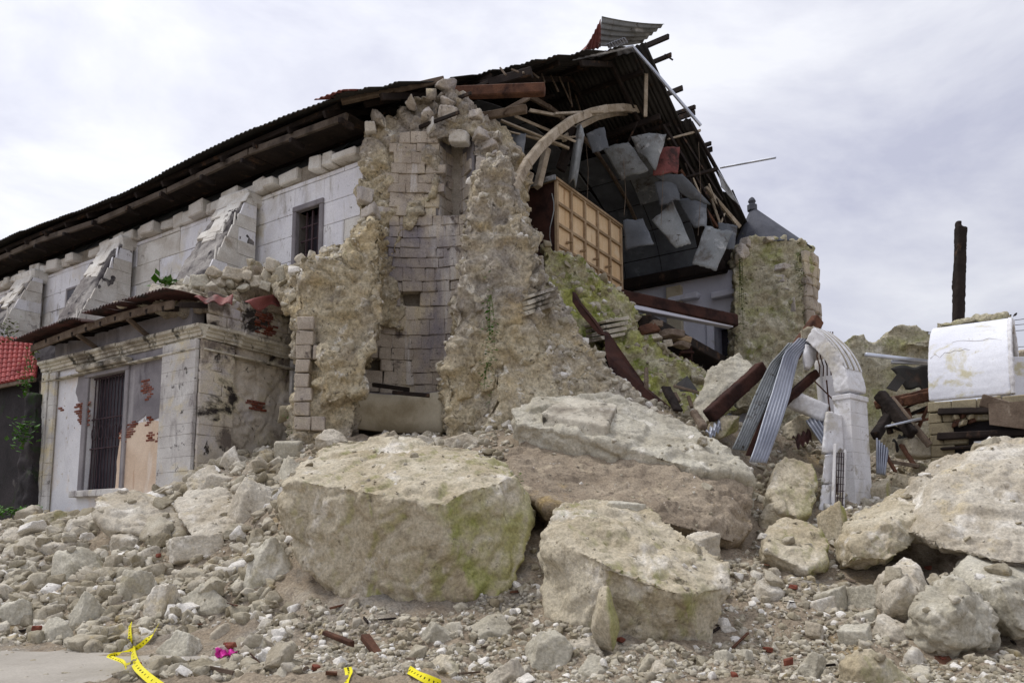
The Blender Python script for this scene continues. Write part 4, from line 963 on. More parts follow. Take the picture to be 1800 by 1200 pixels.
# dressed stones of the concave back wall and the flush face above it
back = obj('niche_wall', prism([P(x, y, 21.75) for x, y in ((640,770),(640,400),(680,240),(770,225),(835,225),(835,400),(815,770))], TD * 1.0), M['mortar'], ruin)
reg = [(642,692),(668,450),(688,262),(700,232),(768,226),(768,384),(834,384),(815,560),(800,692)]
z0 = P(720, 692, 21.4)[2]; z1 = P(720, 228, 21.4)[2]; zz = z0; row = 0
while zz < z1:
    hh = random.uniform(.24, .44); x = 632.0 - (18 if row % 2 else 0)
    # pixel row of this course at the wall's depth, only to choose how many stones a course has
    xs = P(632, 500, 21.3)[0]; xe = P(840, 500, 21.3)[0]; X = xs - random.uniform(0, .4)
    while X < xe:
        w = random.uniform(.22, .6); xm = X + w / 2
        u = (xm - P(735, 500, 21.3)[0]) / 1.3
        low_ = zz < P(700, 470, 21)[2]; fr_ = min(1, max(0, (zz - z0) / (z1 - z0))); Yw = 21.45 - .5 * fr_ - .4 * min(1.2, u * u) * (1 - fr_)
        pxm = 900 + F * xm / Yw * .97; dd = CAM + 0; 
        rel = np.array([xm, Yw, zz + hh / 2]) - CAM; vy = rel[1] * cp + rel[2] * sp_; px = 900 + F * rel[0] / vy; py = 600 + SHIFT - F * (-rel[1] * sp_ + rel[2] * cp) / vy
        if inpoly(px, py, reg) and not (random.random() < .03):
            ang = math.atan(-.4 * 2 * u / 1.3 * (1 - fr_))
            du = np.array([math.cos(ang), math.sin(ang), 0]); dn = np.array([-math.sin(ang), math.cos(ang), 0])
            obj('stone_block', chbox(np.array([xm, Yw + .14 + random.uniform(-.022, .022), zz + hh / 2]), du * (w / 2 - .002), ZD * (hh / 2 - .0015), dn * .16, random.choice((.005, .008, .025)), .018), M['ashlar'], back)
        X += w
    zz += hh; row += 1
# curved slot niche high up
nb_ = obj('slot_niche', sheet(lambda u, v: P(770 + 62 * u, 232, 21.1) * 0 + np.array([P(768, 300, 21.3)[0] + (P(834, 300, 21.3)[0] - P(768, 300, 21.3)[0]) * u, 21.15 + .75 * math.sin(math.pi * u), P(800, 386, 21.3)[2] + (P(800, 232, 21.3)[2] - P(800, 386, 21.3)[2]) * v]), 10, 6, .08), M['cement'], ruin, smooth=True)
for k in range(6):
    for j in range(3):
        X0, X1 = P(772, 300, 21.6)[0], P(832, 300, 21.6)[0]; zb_, zt_ = P(800, 386, 21.3)[2], P(800, 260, 21.3)[2]
        u0_, u1_ = (j - (.5 if k % 2 else 0)) / 3, (j + 1 - (.5 if k % 2 else 0)) / 3; u0_, u1_ = max(u0_, .02), min(u1_, .98)
        if u1_ - u0_ < .1: continue
        um = (u0_ + u1_) / 2; Yy = 21.12 + .72 * math.sin(math.pi * um); hw = (X1 - X0) * (u1_ - u0_) / 2 - .004; sl_ = .72 * math.pi * math.cos(math.pi * um) * (u1_ - u0_) / 2
        obj('stone_block', chbox(np.array([X0 + (X1 - X0) * um, Yy, zb_ + (zt_ - zb_) * (k + .5) / 6]), np.array([hw, sl_, 0.0]), ZD * ((zt_ - zb_) / 12 - .008), np.array([-sl_, hw, 0.0]) / math.hypot(sl_, hw) * .05, .012, .006), M['ashlar'], nb_)
# blocks still in place on the broken top and edges
for px, py, w, h, m in ((783,150,40,22,'ashlar'),(790,176,34,20,'ashlar'),(752,196,26,30,'ashlar'),(788,200,36,26,'ashlar'),(758,222,20,30,'stonewhite'),(808,240,38,26,'stonewhite'),(846,236,34,18,'ashlar'),(664,206,28,26,'ruin'),(650,222,20,18,'stonewhite'),(722,178,20,24,'ashlar'),
                        (836,200,26,16,'ashlar'),(862,252,30,22,'ashlar'),(872,240,24,18,'ruin'),(868,272,18,18,'ashlar'),(846,290,22,30,'ashlar'),(844,330,20,36,'ashlar'),(640,340,30,30,'ashlar'),(650,372,34,26,'ashlar')):
    rblock(px, py, w * 1.1, h * 1.1, 20.85, m, ruin)
# dressed left edge of the left pier
zz = 2.6
for k in range(15):
    hh = .36; Y = 19.55
    for j, w in enumerate((random.uniform(.34, .44), random.uniform(.2, .4))):
        x0 = P(519, 700, Y)[0] + j * .44
        if random.random() < (.6 if j else .12): continue
        obj('stone_block', chbox(np.array([x0 + w / 2, Y + .05, zz + hh / 2]), np.array([w / 2 - .008, 0, 0]), np.array([0, .16, 0]), ZD * (hh / 2 - .008), .02, .02), M['ashlar'], ruin)
    zz += hh
    if P(520, 565, Y)[2] < zz: break
# dressed inner cheek of the left pier
zz = P(660, 560, 19.7)[2]
for k in range(14):
    for j in range(3):
        w = .36; x0 = P(618, 600, 19.5)[0] + j * .36 + (.1 if k % 2 else 0)
        zc_ = P(640, 690, 19.5)[2] + k * .3
        if k < 0 and random.random() < .75 and zc_ > P(640, 560, 19.5)[2]: obj('stone_block', chbox(np.array([x0 + w / 2, 19.62, zc_]), np.array([w / 2 - .006, .0, 0]), np.array([0, .12, 0]), ZD * .144, .015, .015), M['ashlar'], ruin)
# moulding stubs
for a, b in (((912,528,19.2),(962,512,19.8)), ((1045,570,21.5),(1088,562,22.2))):
    for q in range(4):
        obj('moulding', bar(P(a[0], a[1] + q * 9, a[2]), P(b[0], b[1] + q * 9, b[2]), .5 + .1 * (3 - q), .1, jit=.02), M['cornice'], ruin)
# vertical dressed joint on the right pier
for px, py, w, h in ((858,560,30,40),(862,610,28,50),(860,665,26,50),(858,720,28,50),(905,400,24,70),(840,470,40,24),(880,470,36,20),(870,505,50,26),(895,500,30,18),(930,430,30,18),(850,540,34,20),(820,640,36,30),(815,690,30,34),(826,735,34,30)):
    rblock(px, py, w * 1.2, h * 1.2, 19.15, 'ruin', ruin)
# cream curved parapet at the foot of the niche, dark gap beneath
X0, X1 = P(622, 720, 20.6)[0], P(782, 720, 20.6)[0]
zt_, zb_ = P(700, 688, 20.3)[2], P(700, 752, 20.3)[2]
obj('curved_parapet', sheet(lambda u, v: np.array([X0 + (X1 - X0) * u, 20.35 + .55 * math.sin(math.pi * u), zb_ + (zt_ - zb_) * v - .1 * u * (1 - v)]), 20, 3, .22), M['cream'], ruin, smooth=True)
obj('parapet_top', sheet(lambda u, v: np.array([X0 + (X1 - X0) * u, 20.4 + .5 * math.sin(math.pi * u) + .7 * v, zt_ + .02]), 12, 2, .06), M['cement'], ruin)
obj('broken_timber', bar(P(690, 690, 20.2), P(755, 694, 20.1), .1, .09, jit=.02), M['darkwood'], ruin)
obj('broken_timber', bar(P(655, 676, 20.6), P(720, 686, 20.4), .08, .1, jit=.02), M['darkwood'], ruin)

# ------------------------------------------------------------------ corner turret on the far side
tw = thing('corner_turret', 'round stone turret with cone roof, its near face torn to rubble', 'tower', P(1365, 640, 29.5))
tc0 = P(1366, 520, 30.2); rad = 1.42
ztop = P(1366, 418, 28.8)[2]; zbot = 4.0
oct8 = lambda r, n=12: [np.array([tc0[0] + r * math.cos(2 * math.pi * (k + .5) / n), tc0[1] + r * math.sin(2 * math.pi * (k + .5) / n), zbot]) for k in range(n)]
cutt = pp([(1290,430),(1320,412),(1380,414),(1400,440),(1404,640),(1380,720),(1290,720)], 28.9)
obj('drum', rocky([prism(oct8(rad), ZD * (ztop - zbot)), prism(cutt, np.array([.3, 1.6, 0]))], .075, [('fbm', .9, .12), ('chunk', 2.0, .1), ('lump', 4.5, .09), ('fbm', 7, .04)], 41), M['ruin_moss'], tw, smooth=True)
ap = P(1319, 358, 29.6); V = []; n = 20
crad = 1.62; cc_ = np.array([P(1352, 420, 30.4)[0], 30.4, ztop - .1])
for k in range(n): V.append(cc_ + np.array([crad * math.cos(2 * math.pi * k / n), crad * math.sin(2 * math.pi * k / n), 0]))
apx = np.array([P(1322, 362, 30.4)[0], 30.4, P(1322, 362, 30.4)[2]]); V.append(apx); V.append(cc_ - ZD * .12)
obj('cone_roof', (V, [(k, (k + 1) % n, n) for k in range(n)] + [((k + 1) % n, k, n + 1) for k in range(n)]), M['towerroof'], tw)
obj('finial', tube([apx - ZD * .2, apx + ZD * .02, apx + ZD * .08, apx + ZD * .18, apx + ZD * .3, apx + ZD * .36], [.2, .2, .1, .16, .1, .03], 8), M['towerroof'], tw)
zz = P(1400, 640, 28.8)[2]
while zz < P(1400, 440, 28.8)[2]:
    h = random.uniform(.35, .6)
    for a in (-62, -44, -26):
        r = R(a); c = np.array([tc0[0] + (rad + .05) * math.cos(r), tc0[1] + (rad + .05) * math.sin(r), zz + h / 2])
        if random.random() < .8: obj('stone_block', chbox(c, np.array([-math.sin(r), math.cos(r), 0]) * .2, np.array([math.cos(r), math.sin(r), 0]) * random.uniform(.08, .16), ZD * (h / 2 - .01), .05, .03), M['ashlar'], tw)
    zz += h
for k, (px, py, w, h) in enumerate(((1306,440,26,30),(1300,452,18,18),(1312,424,22,18),(1376,470,34,14),(1372,490,30,14),(1378,506,26,12),(1395,530,14,40),(1352,420,20,10))):
    rblock(px, py, w, h, 28.75, 'ashlar', tw)

# ------------------------------------------------------------------ plywood organ case left standing on the loft
cs = P(978, 318, 23.0) - N0; s0c, t0c = float(np.dot(cs, SD)), float(np.dot(cs, TD)); zT = float(cs[2])
t1c, _ = onS(1091, 420, s0c); _, zB = onS(1083, 534, s0c)
zB -= .5; dep = 2.2
oc = thing('plywood_case', 'tall plywood box with batten grid and dark red side standing behind the ruin', 'case', C(s0c - dep / 2, (t0c + t1c) / 2, zB))
obj('side_panel', cch(s0c - dep, s0c - .06, t0c, t0c + .06, zB, zT, .01), M['redwood'], oc)
obj('top_board', cch(s0c - dep - .05, s0c + .08, t0c - .1, t1c + .1, zT, zT + .09, .015), M['batten'], oc)
obj('side_trim', cch(s0c - dep - .05, s0c + .05, t0c - .16, t0c - .1, zT - .02, zT + .14, .01), M['panelpale'], oc)
obj('side_panel', cch(s0c - dep, s0c - .06, t1c - .06, t1c, zB, zT, .01), M['redwood'], oc)
obj('back_panel', cch(s0c - dep, s0c - dep + .05, t0c + .07, t1c - .07, zB, zT - .01, .01), M['redwood'], oc)
nc, nr = 5, 5
wcol = (t1c - t0c) / nc; hrow = (zT - zB) / nr
for i in range(nc):
    for k in range(nr):
        obj('plywood_panel', cch(s0c - .05, s0c - .03 + random.uniform(0, .008), t0c + i * wcol + .02, t0c + (i + 1) * wcol - .02, zB + k * hrow + .02, zB + (k + 1) * hrow - .02, .004), M['plywood'], oc)
for i in range(nc + 1):
    t = t0c + i * wcol; obj('batten', cch(s0c - .05, s0c + .05, t - .05, t + .05, zB, zT - .004, .006), M['batten'], oc)
for k in range(nr + 1):
    z = zB + k * hrow; obj('batten', cch(s0c - .05, s0c + .042, t0c, t1c, z - .045, z + .045, .006), M['batten'], oc)
for i in range(1, nc): 
    obj('peg', bar(C(s0c + .0, t0c + i * wcol - .3, zB + hrow * 2.2 + .1), C(s0c + .22, t0c + i * wcol - .3, zB + hrow * 2.2 + .1), .07, .07), M['batten'], oc)
obj('wire', tube([P(970 + 4 * math.sin(k), 340 + k * 15, 22.5) for k in range(7)], .014, 5), M['panelpale'], oc)
# choir furniture and beams on the loft
ch = thing('red_chair', 'dark red chair with rounded back beside the upper doorway', 'chair', P(1207, 640, 26.5))
k = 26.5 / F
obj('backrest', prism([P(x, y, 26.5) for x, y in ((1198,640),(1198,602),(1202,594),(1208,591),(1214,594),(1217,602),(1217,640))], np.array([0, .08, 0])), M['redwood'], ch)
obj('seat', chbox(P(1205, 622, 26.2), np.array([.24, 0, 0]), np.array([0, .25, 0]), ZD * .04), M['redwood'], ch)
for dx in (-.2, .2): obj('leg', bar(P(1205, 622, 26) + np.array([dx, 0, 0]), P(1205, 622, 26) + np.array([dx, 0, -.5]), .05, .05), M['redwood'], ch)
for i, (a, b, w, m, lb) in enumerate((((1085,545,24.5),(1150,572,24.8),.18,'batten','yellowish board leaning beside the plywood box'), ((1182,592,25),(1214,600,25),.2,'batten','short yellowish board below the red chair'))):
    obj('board', bar(P(*a), P(*b), .4, w, jit=.01), M[m], label=lb, cat='board')
# ------------------------------------------------------------------ right side: fallen porch arches and wreckage
def arcstrip(c, l, ax, r0, r1, w, a0, a1, n=18):
    """arch ring: centre c, span direction l, axis ax, radii, width along the axis"""
    V = []; Fc = []
    for k in range(n + 1):
        a = R(a0 + (a1 - a0) * k / n)
        for r in (r0, r1):
            for q in (0, w): V.append(c + l * r * math.cos(a) + ZD * r * math.sin(a) + ax * q)
    for k in range(n):
        b = k * 4
        for i, j in ((0, 1), (1, 3), (3, 2), (2, 0)): Fc.append((b + i, b + j, b + 4 + j, b + 4 + i))
    Fc.append((0, 2, 3, 1)); Fc.append((n * 4, n * 4 + 1, n * 4 + 3, n * 4 + 2)); return V, Fc
arch = thing('broken_arch', 'white concrete pillar carrying a broken half arch with bare rebar', 'arch', P(1515, 895, 17.6))
ax1 = np.array([.77, .64, 0]); l1 = np.array([-.64, .77, 0])
zs = P(1500, 700, 17.8)[2]; pb = P(1486, 800, 17.8)
pzb = P(1500, 920, 17.6)[2] - .5
pil = obj('pillar', chbox(np.array([pb[0], pb[1], 0]) + ax1 * .39 + l1 * .02 + ZD * ((zs + pzb) / 2), ax1 * .385, l1 * .19, ZD * (zs - pzb) / 2, .015, .004), M['mortar'], arch)
zz = pzb
while zz < zs - .05:
    h = min(.3, zs - zz)
    for u, v in ((0, .4), (.4, .78)) if int(zz * 10) % 2 else ((0, .2), (.2, .78)):
        obj('stone_block', chbox(np.array([pb[0], pb[1], 0]) + ax1 * (u + v) / 2 - l1 * 0 + l1 * .02 + ZD * (zz + h / 2), ax1 * ((v - u) / 2 + (.004 if v > .7 else -.002)), l1 * .2, ZD * (h / 2 - .001), .004, .002), M['concrete'], pil)
    zz += h
obj('capital', chbox(np.array([pb[0], pb[1], zs + .03]) + ax1 * .39 + l1 * .02, ax1 * .41, l1 * .23, ZD * .06, .015, .006), M['concrete'], arch)
rr = 1.95; cen = np.array([pb[0], pb[1], zs + .1]) + l1 * (rr + .0)
ring = obj('arch_ring', rocky([arcstrip(cen, -l1, ax1, rr - .18, rr + .18, .78, 2, 52)], .028, [('fbm', 3, .012), ('chunk', 4.5, .014), ('fbm', 12, .005)], 61), M['concrete'], arch, smooth=True)
for k in range(9):
    obj('rib', arcstrip(cen, -l1, ax1 * 1.0, rr + .181, rr + .2, .05, 24, 73, 14) if False else ([v + ax1 * (k * .086 + .02) for v in arcstrip(cen, -l1, ax1, rr + .182, rr + .205, .05, 16, 52, 14)[0]], arcstrip(cen, -l1, ax1, rr + .182, rr + .205, .05, 16, 52, 14)[1]), M['rawconcrete'] if k % 3 == 1 else M['concrete'], ring)
obj('broken_end', rocky([box(cen - l1 * (rr * math.cos(R(54))) + ZD * rr * math.sin(R(54)) + ax1 * .38, ax1 * .36, l1 * .18, ZD * .15)], .05, [('fbm', 4, .06), ('chunk', 6, .05)], 5), M['rawconcrete'], ring, smooth=True)
for k in range(7):
    q = k * .11; a = P(1440 + k * 4, 590, 18.3 + q); b = P(1436 + k * 6, 626, 18.3 + q); c = P(1440 + k * 7, 662 - k, 18.3 + q)
    obj('rebar', tube([a + ZD * .1, a, b, (b + c) / 2 + np.array([.04, 0, 0]), c], .016, 5), M['iron'], arch)
obj('rebar', tube([P(1430, 578, 18.3), P(1450, 597, 18.5), P(1480, 612, 18.6)], .016, 5), M['iron'], arch)
frag = obj('arch_fragment', rocky([hull(pp([(1416,602,18.4),(1438,608,18.6),(1436,630,18.6),(1424,648,18.4),(1415,646,18.3),(1412,625,18.3)]) + [q + np.array([.1, .35, 0]) for q in pp([(1416,602,18.4),(1438,608,18.6),(1424,648,18.4),(1415,646,18.3)])])], .05, [('fbm', 3, .04)], 8), M['concrete'], arch, smooth=True)
# second leaning arch leg, split in two, with its grille
leg = thing('broken_pillar', 'cracked grey-white pillar stump leaning left of the tall white pillar', 'pillar', P(1462, 900, 17.4))
for seq in ([(1452,722,17.6),(1480,728,17.8),(1484,790,17.7),(1446,796,17.4)], [(1450,798,17.4),(1468,796,17.5),(1466,850,17.4),(1444,850,17.2)], [(1444,852,17.2),(1466,850,17.4),(1458,915,17.2),(1438,915,17.0)]):
    obj('drum', rocky([prism(pp(seq), np.array([.12, .35, 0]))], .04, [('fbm', 2.5, .03), ('fbm', 8, .015)], seq[0][1]), M['concrete'], leg, smooth=True)
gr = thing('iron_grille', 'narrow iron grille wedged between the stump and the white pillar', 'grille', P(1475, 890, 17.3))
for k in range(4): obj('bar', bar(P(1471 + k * 4.2, 795, 17.3), P(1468 + k * 4.2, 888, 17.2), .018, .018), M['grille'], gr)
for k in range(8): obj('bar', bar(P(1470, 802 + k * 12, 17.27), P(1484, 803 + k * 12, 17.27), .014, .014), M['grille'], gr)
obj('frame', join(bar(P(1469, 780, 17.35), P(1464, 892, 17.2), .07, .07), bar(P(1486, 790, 17.45), P(1482, 892, 17.3), .05, .05)), M['concrete'], gr)
# curved white wall shell behind
sh = bilin(P(1437, 640, 19.4), P(1492, 640, 19.9), P(1492, 730, 19.6), P(1446, 728, 19.2))
obj('wall_shell', sheet(lambda u, v: sh(u, v) + np.array([0, .25 * math.sin(math.pi * u), .12 * math.sin(3 * u + 1) * (1 - v)]), 12, 8, .16), M['concrete'], smooth=True, label='curved white wall fragment behind the broken arch', cat='wall')
# barrel vault piece on hollow block wall
ax2 = np.array([.82, -.572, 0]); l2 = np.array([.572, .82, 0])
bz = P(1632, 705, 19.2)[2]; pb2 = P(1633, 705, 19.2); r2 = P(1640, 572, 20.6)[2] - bz
wid = (P(1768, 640, 19.0)[0] - P(1640, 640, 19.2)[0]) / .97
bv = thing('vault_shell', 'white half-round concrete vault piece on a block wall at right', 'vault', np.array([pb2[0] + .9, pb2[1], P(1700, 840, 19)[2]]))
cen2 = np.array([pb2[0], pb2[1], bz]) + l2 * r2
obj('shell', rocky([arcstrip(cen2, l2, ax2, r2 - .14, r2, wid, 180, 22, 30)], .035, [('fbm', 1.5, .006), ('chunk', 5, .0025), ('fbm', 11, .0025)], 62), M['vaultwhite'], bv, smooth=True)
obj('edge_rib', rocky([arcstrip(cen2 + ax2 * (wid - .02), l2, ax2, r2 - .2, r2 + .015, .1, 180, 20, 30)], .03, [('fbm', 4, .012), ('chunk', 6, .01)], 63), M['concrete'], bv, smooth=True)
obj('mossy_crest', rocky([hull([cen2 + ax2 * q + l2 * d + ZD * (r2 - .06 + h) for q in (.08, wid * .5, wid - .06) for d in (-.5, .4) for h in (0, .16)]), hull([cen2 + ax2 * (wid * f) + l2 * -.1 + ZD * (r2 + .1) + np.array(d) for f in (.35, .7) for d in ((-.3, 0, 0), (.3, 0, 0), (0, .3, 0), (0, -.3, 0), (0, 0, .16), (0, 0, -.1))])], .05, [('fbm', 2, .08), ('lump', 5, .08)], 3), M['ruin_moss'], bv, smooth=True)
# cracks: thin tubes on the shell, their grey colour standing in for groove shade
for k, (a0, a1) in enumerate(((150, 147), (138, 141))):
    pts = []
    for i in range(9):
        a = R(a0 + (a1 - a0) * i / 8 + random.uniform(-2, 2)); pts.append(cen2 + l2 * (r2 + .001) * math.cos(a) + ZD * (r2 + .001) * math.sin(a) + ax2 * wid * ((.03, .3)[k] + (.5, .62)[k] * i / 8))
    obj('crack', tube(pts, .004, 4), M['mortar'], bv)
bw = obj('block_wall', chbox(np.array([pb2[0], pb2[1], 0]) + ax2 * wid * .62 + l2 * .3 + ZD * (bz - 1.25), ax2 * wid * .62, l2 * .12, ZD * 1.2, .02), M['darkstone'], bv)
zz = bz - .02; row = 0
while zz > bz - 2.3:
    h = .27; u = -.04
    while u < wid * 1.25:
        w = .3 if (row % 2 and u < 0) else .52
        keep = not (.62 < u + w / 2 < wid * 1.3 and 2 <= row <= 5)
        if keep: obj('hollow_block', chbox(np.array([pb2[0], pb2[1], 0]) + ax2 * (u + w / 2) + l2 * .12 + ZD * (zz - h / 2), ax2 * (w / 2 - .008), l2 * .14, ZD * (h / 2 - .008), .02, .015), M['hollow'], bw)
        u += w
    zz -= h; row += 1
bwp = lambda u, d, z: np.array([pb2[0], pb2[1], bz]) + ax2 * u + l2 * d + ZD * z
for (u0, z0, u1, z1, w, m) in ((.2, -.3, 2.9, -.46, .15, 'darkwood'), (.15, -.88, 2.8, -.95, .17, 'darkwood'), (.2, -1.2, 2.4, -1.18, .07, 'darkwood'), (1.1, -.12, 2.5, -.75, .3, 'wood'), (1.3, -.35, 2.7, -.9, .16, 'rawconcrete')):
    obj('wall_timber', bar(bwp(u0, -.1, z0), bwp(u1, -.14, z1), .2, w, jit=.02), M[m], bv)
obj('broken_panel', sheet(lambda u, v: bwp(1.25 + 1.3 * u, -.2 - .1 * v, -.22 - .5 * v - .3 * u * v), 6, 4, .04), M['wood'], bv)
for k in range(6): obj('broken_block', chbox(bwp(.55 + (k % 3) * .16, -.06, -.45 - .14 * (k // 3)) + np.array([random.uniform(-.04, .04)] * 3), np.array([.08, .02, .02]), np.array([0, .08, 0]), ZD * .06, .02, .02), M['rustwood'] if k % 2 else M['hollow'], bv)
obj('wall_board', bar(bwp(.9, -.12, -1.1), bwp(1.7, -.12, -1.08), .1, .06), M['concrete'], bv)
obj('side_wall', cbox(0, 0.01, 0, .01, 0, .01) if False else chbox(P(1798, 690, 20.6), np.array([.5, 0, 0]), np.array([0, .3, 0]), ZD * .9, .02), M['vaultwhite'], bv)
# broken mossy wall behind
obj('garden_wall', rocky([prism(pp([(1490,880),(1490,592),(1520,585),(1528,600),(1545,598),(1560,580),(1575,568),(1592,566),(1602,572),(1612,570),(1640,585),(1650,880)], 24), np.array([.2, .9, 0])), prism(pp([(1590,600),(1645,596),(1645,612),(1590,608)], 23.8), np.array([0, .3, 0]))], .07, [('fbm', 1.2, .07), ('chunk', 2.6, .06), ('fbm', 7, .03)], 12), M['ruin_moss'], smooth=True, label='jagged low mossy stone wall between broken arch and white vault piece', cat='wall')
obj('garden_wall', rocky([prism(pp([(1785,860),(1785,625),(1800,615),(1870,640),(1870,860)], 24), np.array([.2, .9, 0]))], .08, [('fbm', 1.2, .07), ('chunk', 2.6, .06)], 15), M['ruin'], smooth=True, label='bit of rough wall at the right picture edge', cat='wall')
obj('post', rocky([bar(P(1684, 600, 21.6), P(1688, 398, 21.6), .29, .28, up=(0, 1, 0), jit=.02), bar(P(1684, 410, 21.6), P(1685, 389, 21.6), .14, .2, up=(0, 1, 0), jit=.02)], .04, [('fbm', (3, 3, .7), .025), ('chunk', 5, .012)], 3), M['darkwood'], label='tall charred timber post standing up behind the white vault', cat='post')
# fallen members: (name, label, cat, p0, p1, width, height, material)
for nm, lb, ct, a, b, w, h, m in (
    ('beam', 'long brown timber rising past the broken arch to the sky', 'beam', (1366,665,18.6), (1438,560,19.2), .2, .3, 'rustwood'),
    ('beam', 'thick dark red beam leaning on the tilted white slab', 'beam', (1246,732,18.2), (1340,645,18.8), .3, .34, 'redwood'),
    ('beam', 'dark timber running under the arch towards the tin strips', 'beam', (1362,722,18.3), (1434,656,18.8), .2, .2, 'redwood'),
    ('beam', 'pale chipped concrete beam lying left of the arch stump', 'beam', (1365,690,18.9), (1455,728,18.4), .4, .42, 'concrete'),
    ('plank', 'thin grey plank standing in the mossy slope gap', 'plank', (1136,690,20.2), (1136,646,20.4), .1, .07, 'wood'),
    ('beam', 'black leaning board beside the small broken frame', 'board', (1170,680,19.6), (1192,722,19.2), .3, .1, 'darkwood'),
    ('beam', 'rotten timber stub in front of the small broken frame', 'timber', (1218,722,18.4), (1238,752,18.0), .16, .14, 'wood'),
    ('beam', 'brown beam running right from the white pillar', 'beam', (1540,712,20.2), (1634,690,20.2), .22, .22, 'rustwood'),
    ('beam', 'second brown beam end under the one by the white pillar', 'beam', (1588,706,20.0), (1640,694,20.2), .26, .26, 'rustwood'),
    ('beam', 'dark diagonal timber right of the white pillar', 'beam', (1546,692,19.8), (1606,764,19.0), .22, .26, 'darkwood'),
    ('plank', 'pale plank lying along the dark diagonal timber', 'plank', (1566,700,19.7), (1634,782,18.9), .08, .16, 'wood'),
    ('beam', 'short dark timber crossing low right of the white pillar', 'beam', (1538,766,19.0), (1562,730,19.6), .2, .22, 'darkwood'),
    ('pipe', 'upper bright steel purlin between arch and vault', 'pipe', (1520,622,20.6), (1634,636,20.4), .1, .1, 'steel'),
    ('pipe', 'short bright steel purlin under the upper one', 'pipe', (1566,636,20.6), (1634,638,20.5), .08, .09, 'steel'),
    ('pipe', 'bent steel strip low between pillar and vault wall', 'pipe', (1558,750,18.8), (1618,736,19.2), .1, .05, 'steel'),
    ('beam', 'stepped concrete footing between pillar and vault wall', 'block', (1584,786,19.4), (1634,790,19.6), .6, .5, 'rawconcrete')):
    g_ = bar(P(*a), P(*b), w, h, jit=.015)
    if w >= .16: g_ = rocky([g_], .026, [('fbm', 2.5, .01), ('chunk', 5, .006), ('fbm', 14, .006)], int(a[0]))
    obj(nm, g_, M[m], smooth=True, label=lb, cat=ct)
# long ribbed tin strips draped down over the beams
def strip(pts, w, m, lb, nr=6):
    pts = [P(*q) for q in pts]
    def f(u, v):
        k = min(int(u * (len(pts) - 1)), len(pts) - 2); q = u * (len(pts) - 1) - k
        p = pts[k] * (1 - q) + pts[k + 1] * q
        return p + np.array([w * (v - .5) * .92, w * (v - .5) * .35, 0]) + np.array([.1, -.25, .05]) * (.07 * math.sin(v * nr * 2 * math.pi) + .12 * math.sin(u * 9 + v * 2))
    obj('tin_strip', sheet(f, 22, nr * 6, .012), M[m], smooth=True, label=lb, cat='metal strip')
strip([(1418,596,18.6),(1392,622,18.3),(1374,690,17.9),(1350,760,17.4),(1333,812,17.0)], .5, 'greysheet', 'bluish ribbed tin strip, right one of the leaning pair')
strip([(1398,604,18.5),(1366,640,18.2),(1334,710,17.8),(1300,790,17.3)], .42, 'panelpale', 'dull grey ribbed tin strip, left one of the leaning pair')
obj('board', prism(pp([(1378,640,18.3),(1386,640,18.3),(1336,800,17.4),(1310,800,17.4)]), np.array([.05, .12, 0])), M['redwood'], label='dark red board between the two leaning tin strips', cat='board')
# tilted slab faced with white tiles
obj('slab', rocky([prism(pp([(1220,716,19.0),(1242,650,19.4),(1300,618,20.2),(1330,652,19.6),(1290,700,18.8),(1240,745,18.4)]), np.array([.15, .45, -.1]))], .05, [('fbm', 2, .03), ('fbm', 9, .02), ('chunk', 3, .025)], 19), M['boulder_grey'], smooth=True, label='tilted whitish wall slab below the upper doorway', cat='slab')
# rust-brown sheet edge standing along the slope
rs = obj('steel_plate', prism(pp([(1062,582,20.9),(1086,622,20.7),(1130,680,20.2),(1172,715,19.8),(1172,722,19.8),(1128,696,20.1),(1072,650,20.3),(1064,620,20.5)]), np.array([.12, .08, 0])), M['redwood'], label='long dark red sheet standing edgewise along the rubble slope', cat='sheet')
obj('steel_plate', prism(pp([(1006,512,20.6),(1016,530,20.5),(1042,562,20.4),(1060,588,20.4),(1052,588,20.4),(1020,552,20.4),(1006,530,20.5)]), np.array([.1, .08, 0])), M['redwood'], label='thin dark curved strip sticking out of the rubble slope below the plywood box', cat='sheet')
# small wrecked frame
wf = thing('wrecked_frame', 'small wrecked wooden frame with dark tarpaulin on the mossy slope', 'frame', P(1205, 730, 19.8))
obj('cover', hull(pp([(1188,675,20.2),(1208,660,20.4),(1226,685,20.0),(1196,688,19.8)]) + pp([(1190,680,20.8),(1226,688,20.6)])), M['darksheet'], wf)
for a, b in (((1184,678,19.8),(1228,690,19.6)), ((1186,690,19.8),(1194,706,19.6)), ((1210,696,19.7),(1216,716,19.5)), ((1176,680,19.8),(1190,725,19.3))): obj('rail', bar(P(*a), P(*b), .08, .07), M['wood'], wf)
# corrugated bits
def corr(c4, n, m, lb, amp=.04):
    b3 = bilin(*[P(*q) for q in c4]); obj('roof_sheet', sheet(lambda u, v: b3(u, v) + np.array([0, -1, .4]) * amp * math.sin(u * n * 2 * math.pi), n * 6, 4), M[m], smooth=True, label=lb, cat='metal sheet')
corr(((1416,740,18.4),(1446,720,18.6),(1478,775,18.0),(1452,792,17.9)), 6, 'greysheet', 'corrugated grey sheet behind the leaning stump')
corr(((1540,770,18.8),(1562,790,18.7),(1556,834,18.3),(1540,832,18.3)), 5, 'greysheet', 'corrugated sheet scrap at the right foot of the white pillar')
obj('tarp', sheet(lambda u, v: bilin(P(1565, 648, 21.2), P(1640, 640, 21.2), P(1640, 690, 20.9), P(1592, 682, 21.0))(u, v) + np.array([0, -.15 * math.sin(u * 5), .05 * math.sin(u * 9 + v * 4)]), 16, 8, .02), M['darksheet'], smooth=True, label='black torn roofing hanging left of the white vault', cat='roofing')
